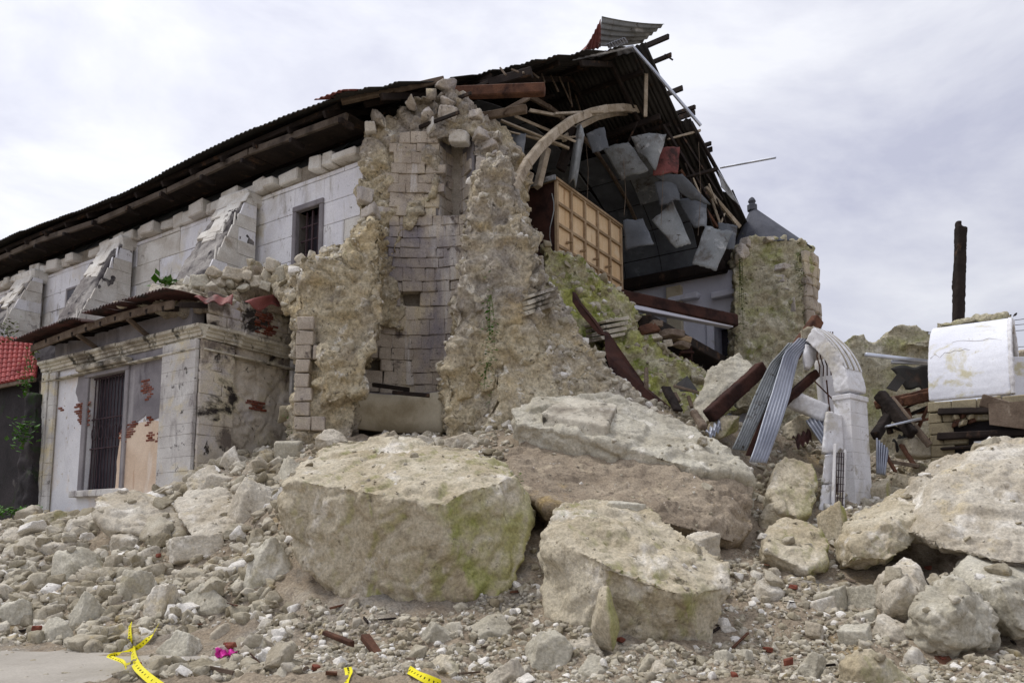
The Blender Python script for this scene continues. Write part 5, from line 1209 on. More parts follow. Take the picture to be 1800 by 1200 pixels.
obj('tarp', sheet(lambda u, v: bilin(P(1578, 656, 20.9), P(1592, 668, 20.8), P(1576, 688, 20.7), P(1558, 682, 20.8))(u, v), 3, 3, .03), M['darksheet'], label='small black roofing flap below the torn roofing', cat='roofing')
obj('rod', tube([P(1453, 668, 18.4), P(1456, 700, 18.3), P(1459, 725, 18.2)], .018, 5), M['iron'], label='thin upright rusty rod in front of the curved white wall', cat='rod')
obj('rod', tube([P(1430, 668, 18.4), P(1466, 704, 18.2)], .016, 5), M['iron'], label='thin slanting rusty rod crossing the upright one', cat='rod')
# overhead wires with two birds at the right edge
for k, (y0, y1) in enumerate(((566, 552), (574, 565), (584, 577), (612, 608), (634, 626))):
    obj('power_line', tube([P(1600 + 40 * i, y0 + (y1 - y0) * (i - 4.25) / 3 + 2 * math.sin(i), 60 - i) for i in range(9)], .022, 4), M['darkwood'], label=('overhead wire at the right edge, number %s from the top' % ('one', 'two', 'three', 'four', 'five')[k]), cat='wire', group='overhead wires')
for k, (px, py, lb) in enumerate(((1775, 557, 'left one of two tiny birds on the top wire'), (1785, 554, 'right one of two tiny birds on the top wire'))):
    c = P(px, py, 55); obj('bird', tube([c + np.array([-.16, 0, -.1]), c + np.array([-.1, 0, -.02]), c + np.array([-.02, 0, .03]), c + np.array([.05, 0, .1]), c + np.array([.09, 0, .15]), c + np.array([.15, 0, .15])], [.02, .05, .085, .07, .05, .008], 7), M['darkwood'], label=lb, cat='bird', group='birds on the wire')

# more splintered boards and bent sheet in the gap between pillar and vault wall  (wreckage boards)
r9 = random.Random(4)
for k in range(14):
    px, py = r9.uniform(1556, 1628), r9.uniform(700, 815); Y = 20.6 - (py - 700) * .013; an = r9.uniform(-1.2, 1.4); ln = r9.uniform(14, 34)
    obj('board', bar(P(px - ln * math.cos(an), py - ln * math.sin(an), Y), P(px + ln * math.cos(an), py + ln * math.sin(an), Y - .3), r9.choice((.08, .12, .18)), r9.choice((.05, .08, .12)), jit=.015), M[r9.choice(('darkwood', 'wood', 'rustwood', 'rawconcrete'))], label='splintered board in the tangle between white pillar and vault wall', cat='board', group='splintered boards by the vault wall')
for k, (a, b, c, d) in enumerate((((1568, 776, 19.6), (1600, 752, 19.8), (1612, 770, 19.5), (1578, 792, 19.4)), ((1240, 760, 17.9), (1262, 740, 18.2), (1270, 752, 18.0), (1250, 770, 17.7)), ((1392, 770, 18.4), (1420, 756, 18.6), (1430, 772, 18.4), (1404, 786, 18.2)))):
    b9 = bilin(P(*a), P(*b), P(*c), P(*d)); obj('sheet_scrap', sheet(lambda u, v: b9(u, v) + ZD * .05 * math.sin(u * 20 + v * 4) + np.array([0, -.06 * math.sin(v * 5), 0]), 20, 8), M[('darksheet', 'greysheet', 'rustdark')[k]], smooth=True, label=('dark bent sheet scrap low between pillar and vault wall', 'grey sheet scrap at the foot of the dark red beam', 'rusty sheet scrap right of the tin strips')[k], cat='metal sheet')
# ------------------------------------------------------------------ boulders
def boulder(px0, px1, py0, py1, mat, label, kind='rock', Y=None, cat='boulder', seed=None, depth=.85, sink=None):
    if sink is None: sink = .12 if (Y or kind == 'block') else .5
    cxp = (px0 + px1) / 2; Yg = Y if Y else land(cxp, min(py1 - (py1 - py0) * .22, 1199))
    k = Yg / F; w = (px1 - px0) * k; h = (py1 - py0) * k; d = depth * (w + h) / 2
    seed = seed if seed is not None else (px0 * 7 + py0 * 3) % 9973
    big = px1 - px0; V, T = rockshape(5 if big > 55 else 4, seed, kind)
    c = P(cxp, (py0 + py1) / 2, Yg + d * .2); V = V * np.array([w / 2, d / 2, h / 2 * (1 + sink)]) + c - ZD * h * sink / 2
    return obj('boulder' if cat == 'boulder' else 'stone_block' if kind == 'block' else 'rock', (V, T), M[mat], smooth=True, label=label, cat=cat)
def hullrock(name, label, pts, back, mat, vox, layers, seed):
    p = pp(pts); return obj(name, rocky([hull(p + [q + np.array(back) for q in p] if back else p)], vox, layers, seed), M[mat], smooth=True, label=label, cat='boulder')
BL = [('fbm', .5, .05), ('chunk', .8, .075), ('ridge', 1.6, .022), ('chunk', 2.0, .045), ('chunk', 4.5, .02), ('lump', 3.0, -.02), ('fbm', 6, .014), ('fbm', 14, .008)]
hullrock('boulder', 'huge pale boulder with flat front and green right flank in the centre foreground',
    [(500,935,13.5),(548,1010,13.1),(640,1070,12.7),(852,1098,12.5),(892,1040,12.7),(942,945,13.1),(488,850,13.2),(520,842,12.9),(640,862,12.4),(770,884,12.1),(850,850,12.6),(905,834,13.2),(545,800,15.0),(580,776,15.8),(700,768,16.0),(830,788,15.8),(892,816,15.0),(940,890,14.2),(620,1120,14.5),(860,1080,14.5)], None, 'boulder_moss', .045, BL, 2)
hullrock('boulder', 'large mossy boulder right of the dark cleft in the foreground',
    [(944,940,12.2),(968,888,12.6),(1050,872,13.8),(1130,885,13.6),(1284,985,12.0),(1287,1030,11.5),(1250,1175,11.5),(1150,1170,11.4),(1030,1130,11.6),(962,1096,12.0),(1010,962,11.6),(1065,990,11.1),(1200,1045,10.9),(1100,1150,13),(960,1080,13)], None, 'boulder_moss', .045, BL, 7)
hullrock('boulder', 'broad brown earth-covered mass below the pale slab in the middle',
    [(880,800,16.6),(930,765,17.4),(1100,785,17.4),(1300,822,16.9),(1330,860,16.4),(1329,925,15.6),(1296,955,14.7),(1235,935,13.9),(1120,905,13.5),(960,890,13.5),(896,850,14.4),(1000,1000,15.2),(1270,1000,15.8)], None, 'earth', .05, [('fbm', .6, .12), ('chunk', 1.8, .05), ('lump', 4.5, .03), ('fbm', 6, .03)], 13)
hullrock('slab', 'long pale grey broken slab lying across the middle of the rubble',
    [(897,716,17.3),(960,692,18.0),(1080,690,18.3),(1220,748,17.8),(1300,803,17.0),(1322,842,16.5),(1215,820,16.0),(1120,790,16.2),(1000,757,16.6),(903,742,16.9)], (.1, .35, -.7), 'boulder_grey', .045, [('fbm', .7, .07), ('ridge', 1.6, .03), ('chunk', 1.4, .06), ('chunk', 4, .02), ('fbm', 8, .015)], 17)
hullrock('boulder', 'huge pale slanting boulder at the right edge',
    [(1608,940,13.5),(1640,848,14.5),(1700,806,15.3),(1800,772,15.7),(1930,790,15.0),(1930,900,13.2),(1810,995,12.7),(1760,990,12.7),(1650,962,13.1)], (.25, 1.3, .1), 'boulder', .045, BL, 27)
hullrock('boulder', 'flat-topped pale boulder with dark squared side left of the huge right boulder',
    [(1490,945,14.0),(1500,905,15.0),(1600,852,16.0),(1632,880,15.4),(1626,905,14.4),(1608,960,13.9),(1560,985,13.7),(1494,985,13.8),(1570,915,14.0)], (.1, .7, -.15), 'boulder_moss', .04, [('fbm', .8, .07), ('chunk', 2.2, .05), ('fbm', 6, .03)], 33)
RL = [('fbm', .7, .05), ('chunk', 1.2, .06), ('chunk', 3.5, .022), ('ridge', 3, .015), ('fbm', 9, .012)]
hullrock('boulder', 'wide flat-lying cream boulder in front of the barred window', [(165,885,17.0),(180,868,17.6),(230,860,18),(280,872,17.8),(330,905,17),(335,932,16.5),(260,940,16.2),(190,930,16.4),(165,908,16.6)], (.1, .6, -.4), 'boulder', .045, RL, 51)
hullrock('boulder', 'big rough brownish boulder right of the barred window boulder', [(302,882,17.0),(330,862,17.5),(390,858,17.4),(430,880,17),(442,930,16),(425,968,15.6),(350,955,15.6),(318,922,16)], (.1, .6, -.2), 'boulder', .045, RL, 52)
hullrock('boulder', 'roundish tan boulder in the right foreground', [(1543,1010,12.6),(1560,985,13.0),(1592,975,13.2),(1615,985,12.9),(1637,1030,12.5),(1632,1060,12.2),(1600,1082,12.0),(1560,1074,12.1),(1545,1045,12.3),(1590,1030,11.8)], (.1, .5, -.3), 'boulder', .035, RL, 53)
hullrock('boulder', 'very lumpy grey boulder in the right foreground', [(1610,1060,11.6),(1640,1032,11.8),(1665,1007,12.2),(1690,1012,12.2),(1712,1050,12.0),(1752,1110,11.6),(1740,1132,11.2),(1690,1140,11.0),(1640,1122,11.1),(1610,1086,11.3),(1680,1070,10.9)], (.1, .6, -.3), 'boulder_grey', .035, [('fbm', .7, .05), ('chunk', 1.5, .07), ('chunk', 3.6, .05), ('ridge', 4, .02), ('fbm', 10, .014)], 54)
hullrock('boulder', 'big grey squared boulder at the right edge below the huge one', [(1690,1002,12.6),(1700,984,13.0),(1790,990,13.0),(1850,1000,13.0),(1850,1095,11.8),(1800,1108,11.5),(1750,1092,11.8),(1695,1042,12.2),(1760,1030,11.6)], (.1, .6, -.2), 'boulder_grey', .035, RL, 55)
hullrock('boulder', 'large tan boulder left of the upright squared block', [(1343,950,14.6),(1350,922,15.2),(1380,911,15.4),(1430,928,15.2),(1459,955,14.6),(1450,985,14.2),(1420,1002,14.0),(1345,970,14.3)], (.1, .6, -.3), 'boulder_moss', .04, RL, 56)
hullrock('boulder', 'tall greenish boulder behind the heap left of the pillar stump', [(1352,870,16.6),(1360,820,17.2),(1380,798,17.4),(1430,813,17.3),(1441,850,17),(1425,902,16.5),(1400,910,16.3),(1360,892,16.4)], (.1, .6, -.2), 'boulder_moss', .045, RL, 57)
# the squared facing piece lying on the pale slab
obj('stone_slab', rocky([hull(pp([(950,726,16.9),(1000,694,17.9),(1086,711,17.6),(1066,750,16.5)]) + [q - ZD * .32 for q in pp([(955,728,16.9),(1000,698,17.9),(1084,714,17.6),(1064,752,16.5)])])], .03, [('fbm', 1.5, .02), ('fbm', 8, .012)], 3), M['cornice'], smooth=True, label='smooth cream dressed slab lying on the long pale slab', cat='slab')
BO = [
 (402,494,838,930,'boulder','rock','rough boulder touching the left edge of the huge central boulder',None),
 (288,398,936,992,'boulder','block','squared stone with a dark stained face on the left heap',None),
 (88,194,960,1036,'boulder_grey','rock','rounded boulder in the middle of the left heap',None),
 (218,285,1000,1068,'boulder_grey','rock','smooth grey boulder under the dark-faced squared stone',None),
 (256,312,1024,1100,'boulder','rock','upright narrow boulder behind the yellow tape',None),
 (300,430,1024,1086,'boulder_grey','rock','long low boulder right of the yellow tape',None),
 (436,530,942,1036,'boulder_grey','rock','wedge-shaped boulder leaning on the huge central boulder',None),
 (278,362,1106,1166,'boulder_grey','rock','round grey boulder beside the pink scrap',None),
 (62,136,1084,1136,'boulder_grey','rock','low boulder at the road edge left of the yellow tape',None),
 (-20,64,1050,1108,'boulder_grey','rock','boulder cut by the left picture edge above the road',None),
 (128,188,1038,1112,'boulder_grey','rock','dark cracked boulder left of the yellow tape',None),
 (112,190,900,950,'boulder','rock','yellowish lumpy boulder at the left foot of the white side building',None),
 (46,126,896,930,'boulder_moss','rock','flat greenish slab at the left corner of the white side building',None),
 (180,262,935,982,'boulder','rock','lumpy cream boulder below the wide flat one',None),
 (240,292,958,994,'boulder','rock','small yellow boulder left of the dark-faced squared stone',None),
 (60,150,948,990,'boulder','rock','broad lumpy boulder on the upper left heap',None),
 (0,62,925,960,'boulder','rock','cream boulder at the left picture edge on the heap crest',None),
 (368,414,1094,1126,'boulder','rock','pale angular stone above the pink scrap',None),
 (360,410,830,868,'boulder','block','pale squared stone at the foot of the side building corner',None),
 (425,475,800,842,'boulder','rock','pointed tan boulder in the heap by the side wall',None),
 (330,400,815,870,'boulder','rock','rough brown boulder at the corner of the side building',None),
 (385,432,782,818,'boulder','rock','tan angular stone against the mouldy side wall',None),
 (480,532,772,808,'boulder_grey','block','white squared stone at the end of the mouldy side wall',None),
 (485,540,802,850,'boulder_grey','rock','pale stone pile top left of the huge central boulder',None),
 (556,612,752,790,'boulder','rock','pale boulder under the left end of the curved parapet',18.0),
 (656,704,756,790,'boulder','rock','brown pointed boulder in the dark gap under the parapet',18.2),
 (732,765,764,790,'boulder','rock','small boulder right end of the dark gap',18.2),
 (780,850,760,800,'boulder','rock','tan lump at the foot of the right pier',17.6),
 (1328,1404,876,930,'boulder_moss','rock','rounded yellow-green boulder below the tall greenish one',None),
 (1440,1492,880,978,'boulder_moss','block','upright yellowish squared block in front of the pillar stump',None),
 (1473,1602,1138,1215,'boulder_moss','rock','flat cracked green boulder at the bottom right',None),
 (1420,1472,1046,1088,'boulder','block','light squared brick-shaped stone on the right slope',None),
 (1430,1496,1028,1078,'boulder_grey','block','long grey block behind the light brick-shaped stone',None),
 (1490,1556,1026,1092,'boulder_grey','block','tilted grey block with sharp corner on the right slope',None),
 (1496,1548,1068,1106,'boulder_grey','block','lower tilted block under the sharp-cornered one',None),
 (1534,1618,1080,1146,'boulder','rock','squat cracked boulder in front of the roundish tan boulder',None),
 (1472,1538,1096,1146,'boulder_grey','block','split lilac-grey block right of the slope',None),
 (1414,1448,1092,1128,'boulder','block','small upright brown block on the right slope',None),
 (1308,1376,1016,1066,'boulder','rock','broad brown stone bedded in the right slope',None),
 (1256,1294,1140,1195,'boulder_grey','block','upright brown brick-shaped stone at the bottom right of the mossy boulder',None),
 (1396,1452,1144,1194,'boulder_grey','rock','grey and green rounded stone at the bottom',None),
 (1280,1332,1140,1178,'boulder_grey','rock','long low stone beside the upright brown brick-shaped one',None),
 (1580,1630,1134,1180,'boulder','rock','green-topped stone right of the flat cracked green boulder',None),
 (1205,1268,932,984,'boulder','block','squared brown stone on top of the mossy foreground boulder',12.6),
 (1365,1420,830,870,'boulder_moss','rock','dark mossy rock left of the pillar stump base',17.6),
 (1378,1450,716,770,'boulder_moss','rock','big shadowed mossy rock under the chipped concrete beam',19.0),
 (1236,1300,728,772,'boulder_moss','rock','tan rock under the dark red beam',18.2),
 (1520,1570,840,890,'boulder_moss','block','squarish rock at the right foot of the white pillar',None),
 (1565,1622,832,868,'boulder_moss','rock','low rock between pillar and vault wall',None),
 (1590,1635,812,842,'boulder_moss','rock','smaller rock at the left foot of the block wall',None),
 (1050,1135,880,925,'boulder_grey','rock','light broken stone on the back edge of the mossy boulder',13.4),
 (895,945,1035,1080,'boulder_grey','block','pale block deep in the dark cleft between the two big boulders',13.2),
 (1040,1090,1030,1130,'boulder_moss','rock','greenish upright wedge against the mossy boulder',10.9),
 (440,500,1110,1150,'boulder_grey','rock','pale stone left of the brown wood scraps',None),
 (730,800,1090,1140,'boulder_grey','rock','light stone below the huge central boulder',None),
 (800,900,1078,1130,'boulder_grey','rock','pale crumbly boulder in front of the dark cleft',None),
 (920,1010,1108,1180,'boulder_grey','rock','grey boulder below the dark cleft',None),
 (990,1060,1120,1160,'boulder','rock','long tan stone under the mossy boulder',None),
 (735,812,1150,1205,'boulder_moss','rock','large greenish stone at the bottom centre',None),
 (850,930,1155,1205,'boulder','rock','tan boulder at the bottom right of the green stone',None),
 (1010,1075,1150,1195,'boulder_grey','rock','grey lumpy stone at the bottom below the mossy boulder',None),
 (1130,1190,1160,1205,'boulder','rock','half-buried stone at the bottom below the mossy boulder',None)]
for a in BO: boulder(a[0], a[1], a[2], a[3], a[4], a[6], a[5], a[7])
# stones lying on the annex roof heap
RS = [(232,262,520,536),(262,298,498,525),(300,335,500,524),(330,372,480,512),(362,398,468,490),(385,432,470,494),(394,412,484,506),(438,466,482,504),(468,492,452,478),(478,508,462,498),(518,546,446,470),(540,556,440,456),(415,440,498,512),(350,366,494,512),(500,520,466,486),(246,262,530,540),(310,340,516,530),(560,580,436,450),(285,312,512,530),(372,398,488,508),(420,446,474,494),(452,478,492,512),(200,226,528,542),(328,352,508,524)]
for i, (a, b, c, d) in enumerate(RS):
    boulder(a, b, c, d, 'boulder' if i % 3 else 'boulder_grey', 'stone lying in the debris on the torn tin roof, %s from the left' % ('first second third fourth fifth sixth seventh eighth ninth tenth eleventh twelfth thirteenth fourteenth fifteenth sixteenth seventeenth eighteenth nineteenth twentieth twenty-first twenty-second twenty-third twenty-fourth'.split()[sorted(range(len(RS)), key=lambda k: RS[k][0]).index(i)]), 'block' if i % 2 else 'rock', Y=21.0, cat='stone')
# stones and beams at the loft edge
for i, (a, b, c, d, m, lb) in enumerate(((1120,1160,568,590,'rustwood','dark brown split timber block at the loft edge'),(1155,1205,578,596,'wood','grey timber block pushed out at the loft edge'),(1180,1216,600,612,'wood','lowest grey timber block below the red chair'),(1130,1165,586,600,'boulder','round stone under the timbers at the loft edge'),(1165,1184,594,610,'boulder','small stone next to the lowest grey timber block'),(1140,1166,563,575,'wood','topmost thin slab at the loft edge'))):
    boulder(a, b, c, d, m, lb, 'block', Y=22.4, cat='block' if 'timber' in lb else 'stone')

# ------------------------------------------------------------------ loose rubble, dropped straight down on whatever lies below
bpy.context.view_layer.update()
dg = bpy.context.evaluated_depsgraph_get()
def okhit(o): return o.name.split('.')[0] in ('ground', 'boulder', 'slab', 'debris_heap', 'masonry_slope', 'broken_pier', 'mossy_stump')
from mathutils.bvhtree import BVHTree
CAND = []
for o in scene.objects:
    if o.type == 'MESH' and okhit(o):
        m_ = o.matrix_world.translation.copy(); bb = np.array([tuple(q) for q in o.bound_box]) + np.array(m_)
        CAND.append((bb[:, 0].min(), bb[:, 0].max(), bb[:, 1].min(), bb[:, 1].max(), o, m_, 12.0 - m_.z, BVHTree.FromObject(o, dg)))
def drop(x, y):
    best = None; q = np.array([x, y, 0]) - N0; s_, t_ = float(np.dot(q, SD)), float(np.dot(q, TD)); inside = (t_ > .1 and s_ < .3) or (t_ > -3.5 and s_ < -1.6) or (t_ > 1.5 and s_ < 3)
    for x0, x1, y0, y1, o, m_, zt, tree in CAND:
        if x0 <= x <= x1 and y0 <= y <= y1:
            if inside and o.name.split('.')[0] == 'ground': continue
            loc, nor, idx, ds_ = tree.ray_cast(Vector((x - m_.x, y - m_.y, zt)), Vector((0, 0, -1)))
            if loc is not None and (best is None or loc.z + m_.z > best[0][2]): best = (np.array(loc + m_), np.array(nor), o)
    return best
def project(p):
    r = p - CAM; vy = r[1] * cp + r[2] * sp_; return 900 + F * r[0] / vy, 600 + SHIFT - F * (-r[1] * sp_ + r[2] * cp) / vy, vy
def road1(x, y): return min(max((-4.35 - .3 * (12 - y) + .4 * math.sin(y * 2.1) - x) * 2, 0), 1) * min(max((12.75 + .25 * math.sin(x * 2.3) - y) * 3, 0), 1)
protos = []
for k in range(18):
    V, T = chip(500 + k, 8 + k % 7, (1, random.uniform(.7, 1), random.uniform(.55, .9)), 3); sc_ = 1.0
    protos.append(newmesh('loose_stone', V * sc_ * .5, T, M['stone']))
def zone(px, py):
    if px < 290: return 'left'
    if px < 500: return 'midleft' if py > 930 else 'upper'
    if py > 1070 and px < 1260: return 'front'
    if px >= 1260 and py > 960: return 'right'
    if px >= 1180: return 'backright'
    return 'centre'
ZL_ = {'left': ('loose cream stone in the left heap before the white side building', 'loose stones of the left heap'),
 'midleft': ('loose stone in the heap between the yellow tape and the huge central boulder', 'loose stones beside the yellow tape'),
 'upper': ('loose stone in the heap at the foot of the mouldy side wall', 'loose stones under the mouldy side wall'),
 'front': ('loose stone strewn along the bottom below the two big boulders', 'loose stones along the bottom'),
 'right': ('loose stone on the slope at lower right', 'loose stones on the lower right slope'),
 'backright': ('loose stone among the wreckage round the fallen arch', 'loose stones among the arch wreckage'),
 'centre': ('loose stone on the brown earth and big boulders in the middle', 'loose stones in the middle of the heap')}
big = 0; tries = 0; small = []
def rnd_xy():
    Y = 1 / random.uniform(1 / 24.0, 1 / 9.6); px = random.uniform(-40, 1840); return (px - 900) / F * Y * 1.0, Y
while big < 298 and tries < 9000:
    tries += 1; x, y = rnd_xy()
    if road1(x, y) > .02: continue
    hit = drop(x, y)
    if hit is None or hit[1][2] < .45: continue
    px, py, vy = project(hit[0]); z_ = zone(px, py)
    if z_ == 'centre' and random.random() < .75: continue
    if not (-30 < px < 1830 and 430 < py < 1230): continue
    s = min(random.choice((18, 20, 24, 28, 32, 38, 46, 54, 64, 74) if z_ in ('left', 'midleft') else (16, 18, 20, 24, 28, 32, 38, 46, 54)) * vy / F * (1.0 if z_ not in ('centre', 'backright') else .6) * (.8 if z_ in ('right', 'front') else 1), .9)
    o = instance('loose_stone', protos[random.randrange(18)], loc=hit[0] + ZD * s * random.uniform(.0, .18), rot=(random.uniform(-.5, .5), random.uniform(-.5, .5), random.uniform(0, 6.28)), scale=(s, s * random.uniform(.8, 1.1), s * random.uniform(.8, 1.1)))
    tag(o, ZL_[z_][0], 'stone', ZL_[z_][1]); big += 1
# finer rubble and chips nobody could count
SP = [chip(900 + k, 9 + k % 6, (1, random.uniform(.65, 1), random.uniform(.5, .9)), 1) for k in range(16)]; SP1 = [chip(950 + k, 8 + k % 5, (1, random.uniform(.65, 1), random.uniform(.45, .9))) for k in range(24)]
Vs = []; Ts = []; nV = 0; cnt = 0; tries = 0
while cnt < 24000 and tries < 80000:
    tries += 1; x, y = rnd_xy()
    rm = road1(x, y)
    if rm > .02 and random.random() < .95: continue
    hit = drop(x, y)
    if hit is None or hit[1][2] < .35: continue
    px, py, vy = project(hit[0]); onrock = hit[2].name.split('.')[0] in ('boulder', 'slab')
    if onrock and random.random() < .92: continue
    s = min(random.choice((3, 3, 4, 4, 5, 6, 7, 8, 9, 11, 13, 16, 20, 26 if px < 520 else 12)) * vy / F * (.45 if (onrock or rm > .02) else 1) * (1.35 if px < 520 else 1), .42)
    V, T = random.choice(SP if s * F / vy > 12 else SP1)
    Rm = np.array(Matrix.Rotation(random.uniform(0, 6.28), 3, 'Z') @ Matrix.Rotation(random.uniform(-1.2, 1.2), 3, 'X'))
    Vs.append((V * np.array([.5, random.uniform(.42, .55), random.uniform(.4, .6)]) * s) @ Rm.T + hit[0] + ZD * s * random.uniform(-.12, .16)); Ts.append(T + nV); nV += len(V); cnt += 1
obj('gravel', (np.vstack(Vs), np.vstack(Ts)), M['stone'], label='fine broken stone and chips strewn over the whole heap', cat='gravel', kind='stuff')
# ------------------------------------------------------------------ plants, tape and scraps
def leaves(c, n, spread, size, droop=.2, seed=0, up=0.5):
    r_ = random.Random(seed); V = []; Fc = []
    for i in range(n):
        p = c + np.array([r_.gauss(0, spread[0]), r_.gauss(0, spread[1]), r_.gauss(0, spread[2])])
        a = r_.uniform(0, 6.28); el = r_.uniform(-droop, up); d = np.array([math.cos(a) * math.cos(el), math.sin(a) * math.cos(el), math.sin(el)]); sd_ = np.cross(d, (0, 0, 1)); sd_ /= np.linalg.norm(sd_)
        s = size * r_.uniform(.6, 1.3); k = len(V); nn = np.cross(sd_, d)
        V += [p, p + d * s * .5 + sd_ * s * .32 - nn * s * .05, p + d * s, p + d * s * .5 - sd_ * s * .32 - nn * s * .05, p + d * s * .5 + nn * s * .06]
        Fc += [(k, k + 1, k + 4), (k + 1, k + 2, k + 4), (k + 2, k + 3, k + 4), (k + 3, k, k + 4)]
    return V, Fc
def plant(label, c, n, spread, size, mat='leaf', stems=3, seed=0, cat='plant', hang=False):
    c = np.asarray(c, float); t = thing('plant', label, cat, c - ZD * spread[2])
    obj('foliage', leaves(c, n, spread, size, .6 if hang else .2, seed, .2 if hang else .8), M[mat], t)
    r_ = random.Random(seed + 1); g = []
    for k in range(stems):
        e = c + np.array([r_.gauss(0, spread[0]), r_.gauss(0, spread[1]), r_.gauss(0, spread[2])]); b = c + np.array([r_.gauss(0, .04), .05, (1 if hang else -1) * spread[2] * 1.6]); g.append(tube([b, (b + e) / 2 + np.array([0, 0, .05]), e], [.014, .01, .005], 5))
    obj('stem', join(*g), M['olive'], t)
plant('young broad-leaved plant growing from the debris on the torn tin roof', P(290, 497, 21.6), 26, (.2, .15, .1), .3, seed=1)
plant('bright green shrub high on the dark wall at far left', P(45, 672, 23.6), 46, (.1, .12, .2), .17, seed=2)
plant('bright green shrub lower down the dark wall at far left', P(40, 762, 23.6), 90, (.2, .15, .25), .2, seed=3)
plant('olive weed growing over the red tile roof edge', P(55, 632, 24.6), 34, (.12, .12, .25), .13, 'olive', seed=4)
plant('pale weed on the far left buttress', P(14, 580, 26.2), 70, (.13, .08, .2), .15, 'olive', seed=5)
plant('dark creeper hanging down the right pier of the ruined tower', P(862, 580, 18.6), 110, (.09, .06, .55), .1, seed=6, hang=True)
plant('small creeper low on the right pier of the ruined tower', P(855, 665, 18.5), 40, (.08, .05, .25), .09, seed=7, hang=True)
plant('green weed in the corner between side wall and ruined tower, upper one', P(508, 728, 19.7), 30, (.06, .05, .16), .1, seed=8)
plant('green weed in the corner between side wall and ruined tower, lower one', P(508, 762, 19.6), 24, (.07, .05, .12), .1, 'olive', seed=9)
plant('creeper over the top right edge of the round turret', P(1404, 480, 28.7), 110, (.07, .1, .5), .1, 'olive', seed=10, hang=True)
plant('thin vine down the left edge of the round turret', P(1304, 520, 28.5), 80, (.06, .1, .9), .12, 'olive', seed=11, hang=True)
plant('feathery weed on the right side of the round turret', P(1414, 545, 28.8), 30, (.06, .1, .4), .1, 'olive', seed=12)
plant('moss tuft in the cleft at the upper corner of the central boulder', P(908, 842, 13.3), 30, (.06, .06, .06), .07, 'olive', seed=13)
plant('weed at the foot of the far left dark wall', P(20, 900, 22.8), 120, (.5, .2, .1), .16, 'leaf', seed=14)
bpy.context.view_layer.update(); dg = bpy.context.evaluated_depsgraph_get()
def lift_clear(p):
    """bring a point forward until it lies clear on top of the stones"""
    p = np.asarray(p, float); d = (p - CAM) / np.linalg.norm(p - CAM)
    h, loc, nor, idx, o, mtx = scene.ray_cast(dg, Vector(CAM), Vector(d))
    return np.array(loc) - d * .06 if h else p
# yellow caution tape, with faint black print
def ribbon(pts, w, label, tw=1.5, seed=0):
    pts = [lift_clear(p) for p in pts]; pts = [np.asarray(p, float) for p in pts]; r_ = random.Random(seed); n = 10 * (len(pts) - 1); Q = []
    for i in range(n + 1):
        u = i / n * (len(pts) - 1); k = min(int(u), len(pts) - 2); q = u - k
        a, b, c, d = pts[max(k - 1, 0)], pts[k], pts[k + 1], pts[min(k + 2, len(pts) - 1)]
        Q.append(.5 * (2 * b + (c - a) * q + (2 * a - 5 * b + 4 * c - d) * q * q + (3 * b - a - 3 * c + d) * q ** 3))
    def f(u, v):
        i = int(round(u * n)); i = min(i, n); t = Q[min(i + 1, n)] - Q[max(i - 1, 0)]; t /= np.linalg.norm(t)
        x = np.cross(t, (0, -1, .25)); x /= np.linalg.norm(x); y = np.cross(t, x); an = tw * math.sin(u * 5 + seed)
        return Q[i] + (x * math.cos(an) + y * math.sin(an)) * w * (v - .5)
    t = obj('tape', sheet(f, n, 2, .004), M['tape'], label=label, cat='tape')
    g = []
    for i in range(2, n - 1, 2):
        a = f(i / n, .3); b = f(i / n, .7); d = Q[min(i + 1, n)] - Q[i - 1]; d = d / np.linalg.norm(d); nn = np.cross(b - a, d); nn /= np.linalg.norm(nn)
        if nn[1] > 0: nn = -nn
        g.append(box((a + b) / 2 + nn * .004, (b - a) * .3, d * .008, nn * .0015))
    obj('print', join(*g), M['print'], t, kind='stuff')
ribbon([P(229, 1096, 12.9), P(228, 1118, 12.75), P(233, 1140, 12.6), P(238, 1165, 12.3), P(255, 1185, 11.9), P(285, 1208, 11.4)], .1, 'yellow tape strand standing up and running down to the bottom left', .5, 1)
ribbon([P(278, 1098, 12.7), P(262, 1120, 12.6), P(235, 1142, 12.55), P(205, 1150, 12.5), P(193, 1154, 12.45), P(212, 1162, 12.4), P(220, 1170, 12.3), P(238, 1166, 12.28)], .085, 'yellow tape strand looped across the standing strand at lower left', .8, 2)
ribbon([P(718, 1176, 10.5), P(740, 1188, 10.3), P(775, 1202, 10.0)], .1, 'short yellow tape end at the bottom centre', .5, 3)
ribbon([P(611, 1172, 10.6), P(613, 1184, 10.4), P(606, 1204, 10.1)], .09, 'short yellow tape bit at the bottom left of centre', .5, 4)
pq = [lift_clear(P(*q)) for q in ((380, 1142, 12), (412, 1130, 12), (416, 1146, 12), (386, 1154, 12))]
def pk_(u, v):
    p = bilin(*pq)(u, v); return p + np.array([.02 * math.sin(v * 8), -.05 - .05 * math.sin(u * 13 + v * 5), .05 * math.sin(u * 11 + v * 7) * math.sin(v * 9 + 1)])
obj('plastic_scrap', sheet(pk_, 12, 8, .004), M['pink'], smooth=True, label='crumpled magenta plastic scrap among the stones', cat='plastic')
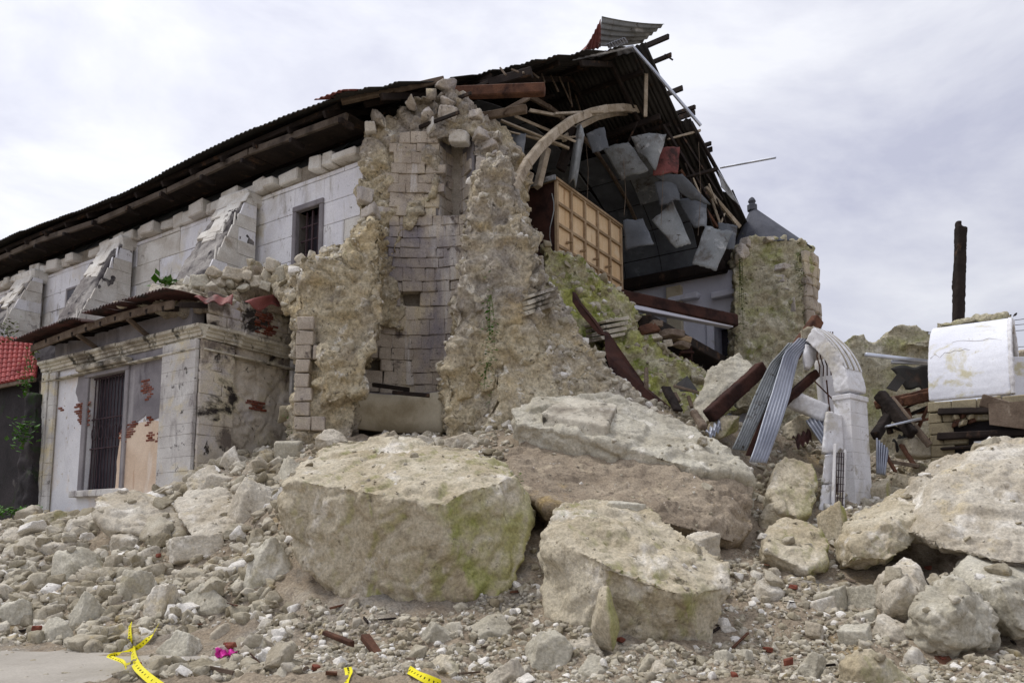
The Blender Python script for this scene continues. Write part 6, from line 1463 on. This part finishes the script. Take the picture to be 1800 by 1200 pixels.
for a, b, w, lb in (((570, 1112, 11.4), (620, 1132, 11.1), .1, 'left piece of reddish split wood in the foreground stones'), ((640, 1118, 11.2), (672, 1158, 10.8), .13, 'right piece of rotten wood in the foreground stones'), ((690, 1150, 10.8), (718, 1160, 10.7), .07, 'small rotten wood chip in the foreground stones'), ((1288, 1138, 11.4), (1315, 1112, 11.6), .035, 'thin stick lying on the right slope'), ((1625, 1120, 11.8), (1680, 1200, 10.8), .22, 'long splintered plank at the bottom right'), ((440, 985, 14.3), (466, 975, 14.3), .05, 'rusty rod by the left edge of the central boulder')):
    obj('wood_scrap', bar(P(*a), P(*b), w, w * .7, jit=w * .12), M['rustwood'], label=lb, cat='wood')
obj('brick', chbox(P(1386, 1162, 10.9), np.array([.06, .02, .01]), np.array([0, .05, 0]), ZD * .045, .012, .01), M['brick'], label='small red brick bit at the bottom right', cat='brick')
obj('brick', chbox(P(378, 1160, 11.9), np.array([.06, .02, .02]), np.array([0, .05, 0]), ZD * .04, .012, .01), M['brick'], label='small red brick bit below the magenta scrap', cat='brick')
for i, pts in enumerate(([(440, 1148, 11.6), (470, 1178, 11.2), (500, 1182, 11.0), (535, 1166, 11.2)], [(440, 1158, 11.5), (455, 1150, 11.6), (470, 1146, 11.7)])):
    obj('wire', tube([P(*q) for q in pts], .012, 5), M['iron'], label=('long bent wire in the stones below the magenta scrap', 'short bent wire beside the magenta scrap')[i], cat='wire')

# timber splinters and brick bits thrown about the heap
r7 = random.Random(21); done = 0
while done < 34:
    px, py = r7.uniform(20, 1790), r7.uniform(940, 1190); d_ = ray(px, py); d_ = d_ / np.linalg.norm(d_)
    h, loc, nor, idx, o, mtx = scene.ray_cast(dg, Vector(CAM), Vector(d_))
    if not h or nor.z < .3 or o.name.split('.')[0] not in ('ground', 'gravel', 'loose_stone'): continue
    if road1(loc.x, loc.y) > .02: continue
    c = np.array(loc); an = r7.uniform(0, 3.14); dr = np.array([math.cos(an), math.sin(an) * .7, r7.uniform(-.2, .25)]); k = done % 3
    where = 'left heap' if px < 500 else 'bottom heap' if px < 1270 else 'right slope'
    if k: ln = r7.uniform(.12, .4); obj('wood_scrap', bar(c - dr * ln / 2 + ZD * .03, c + dr * ln / 2 + ZD * .04, r7.uniform(.02, .06), r7.uniform(.015, .04), jit=.008), M[r7.choice(('wood', 'rustwood', 'darkwood'))], label='small splinter of wood lying in the ' + where, cat='wood', group='wood splinters in the ' + where)
    else: obj('brick', chbox(c + ZD * .02, dr * r7.uniform(.04, .09), np.array([-dr[1], dr[0], 0]) * .05, ZD * .035, .012, .012), M['brick'], label='broken brick bit lying in the ' + where, cat='brick', group='brick bits in the ' + where)
    done += 1
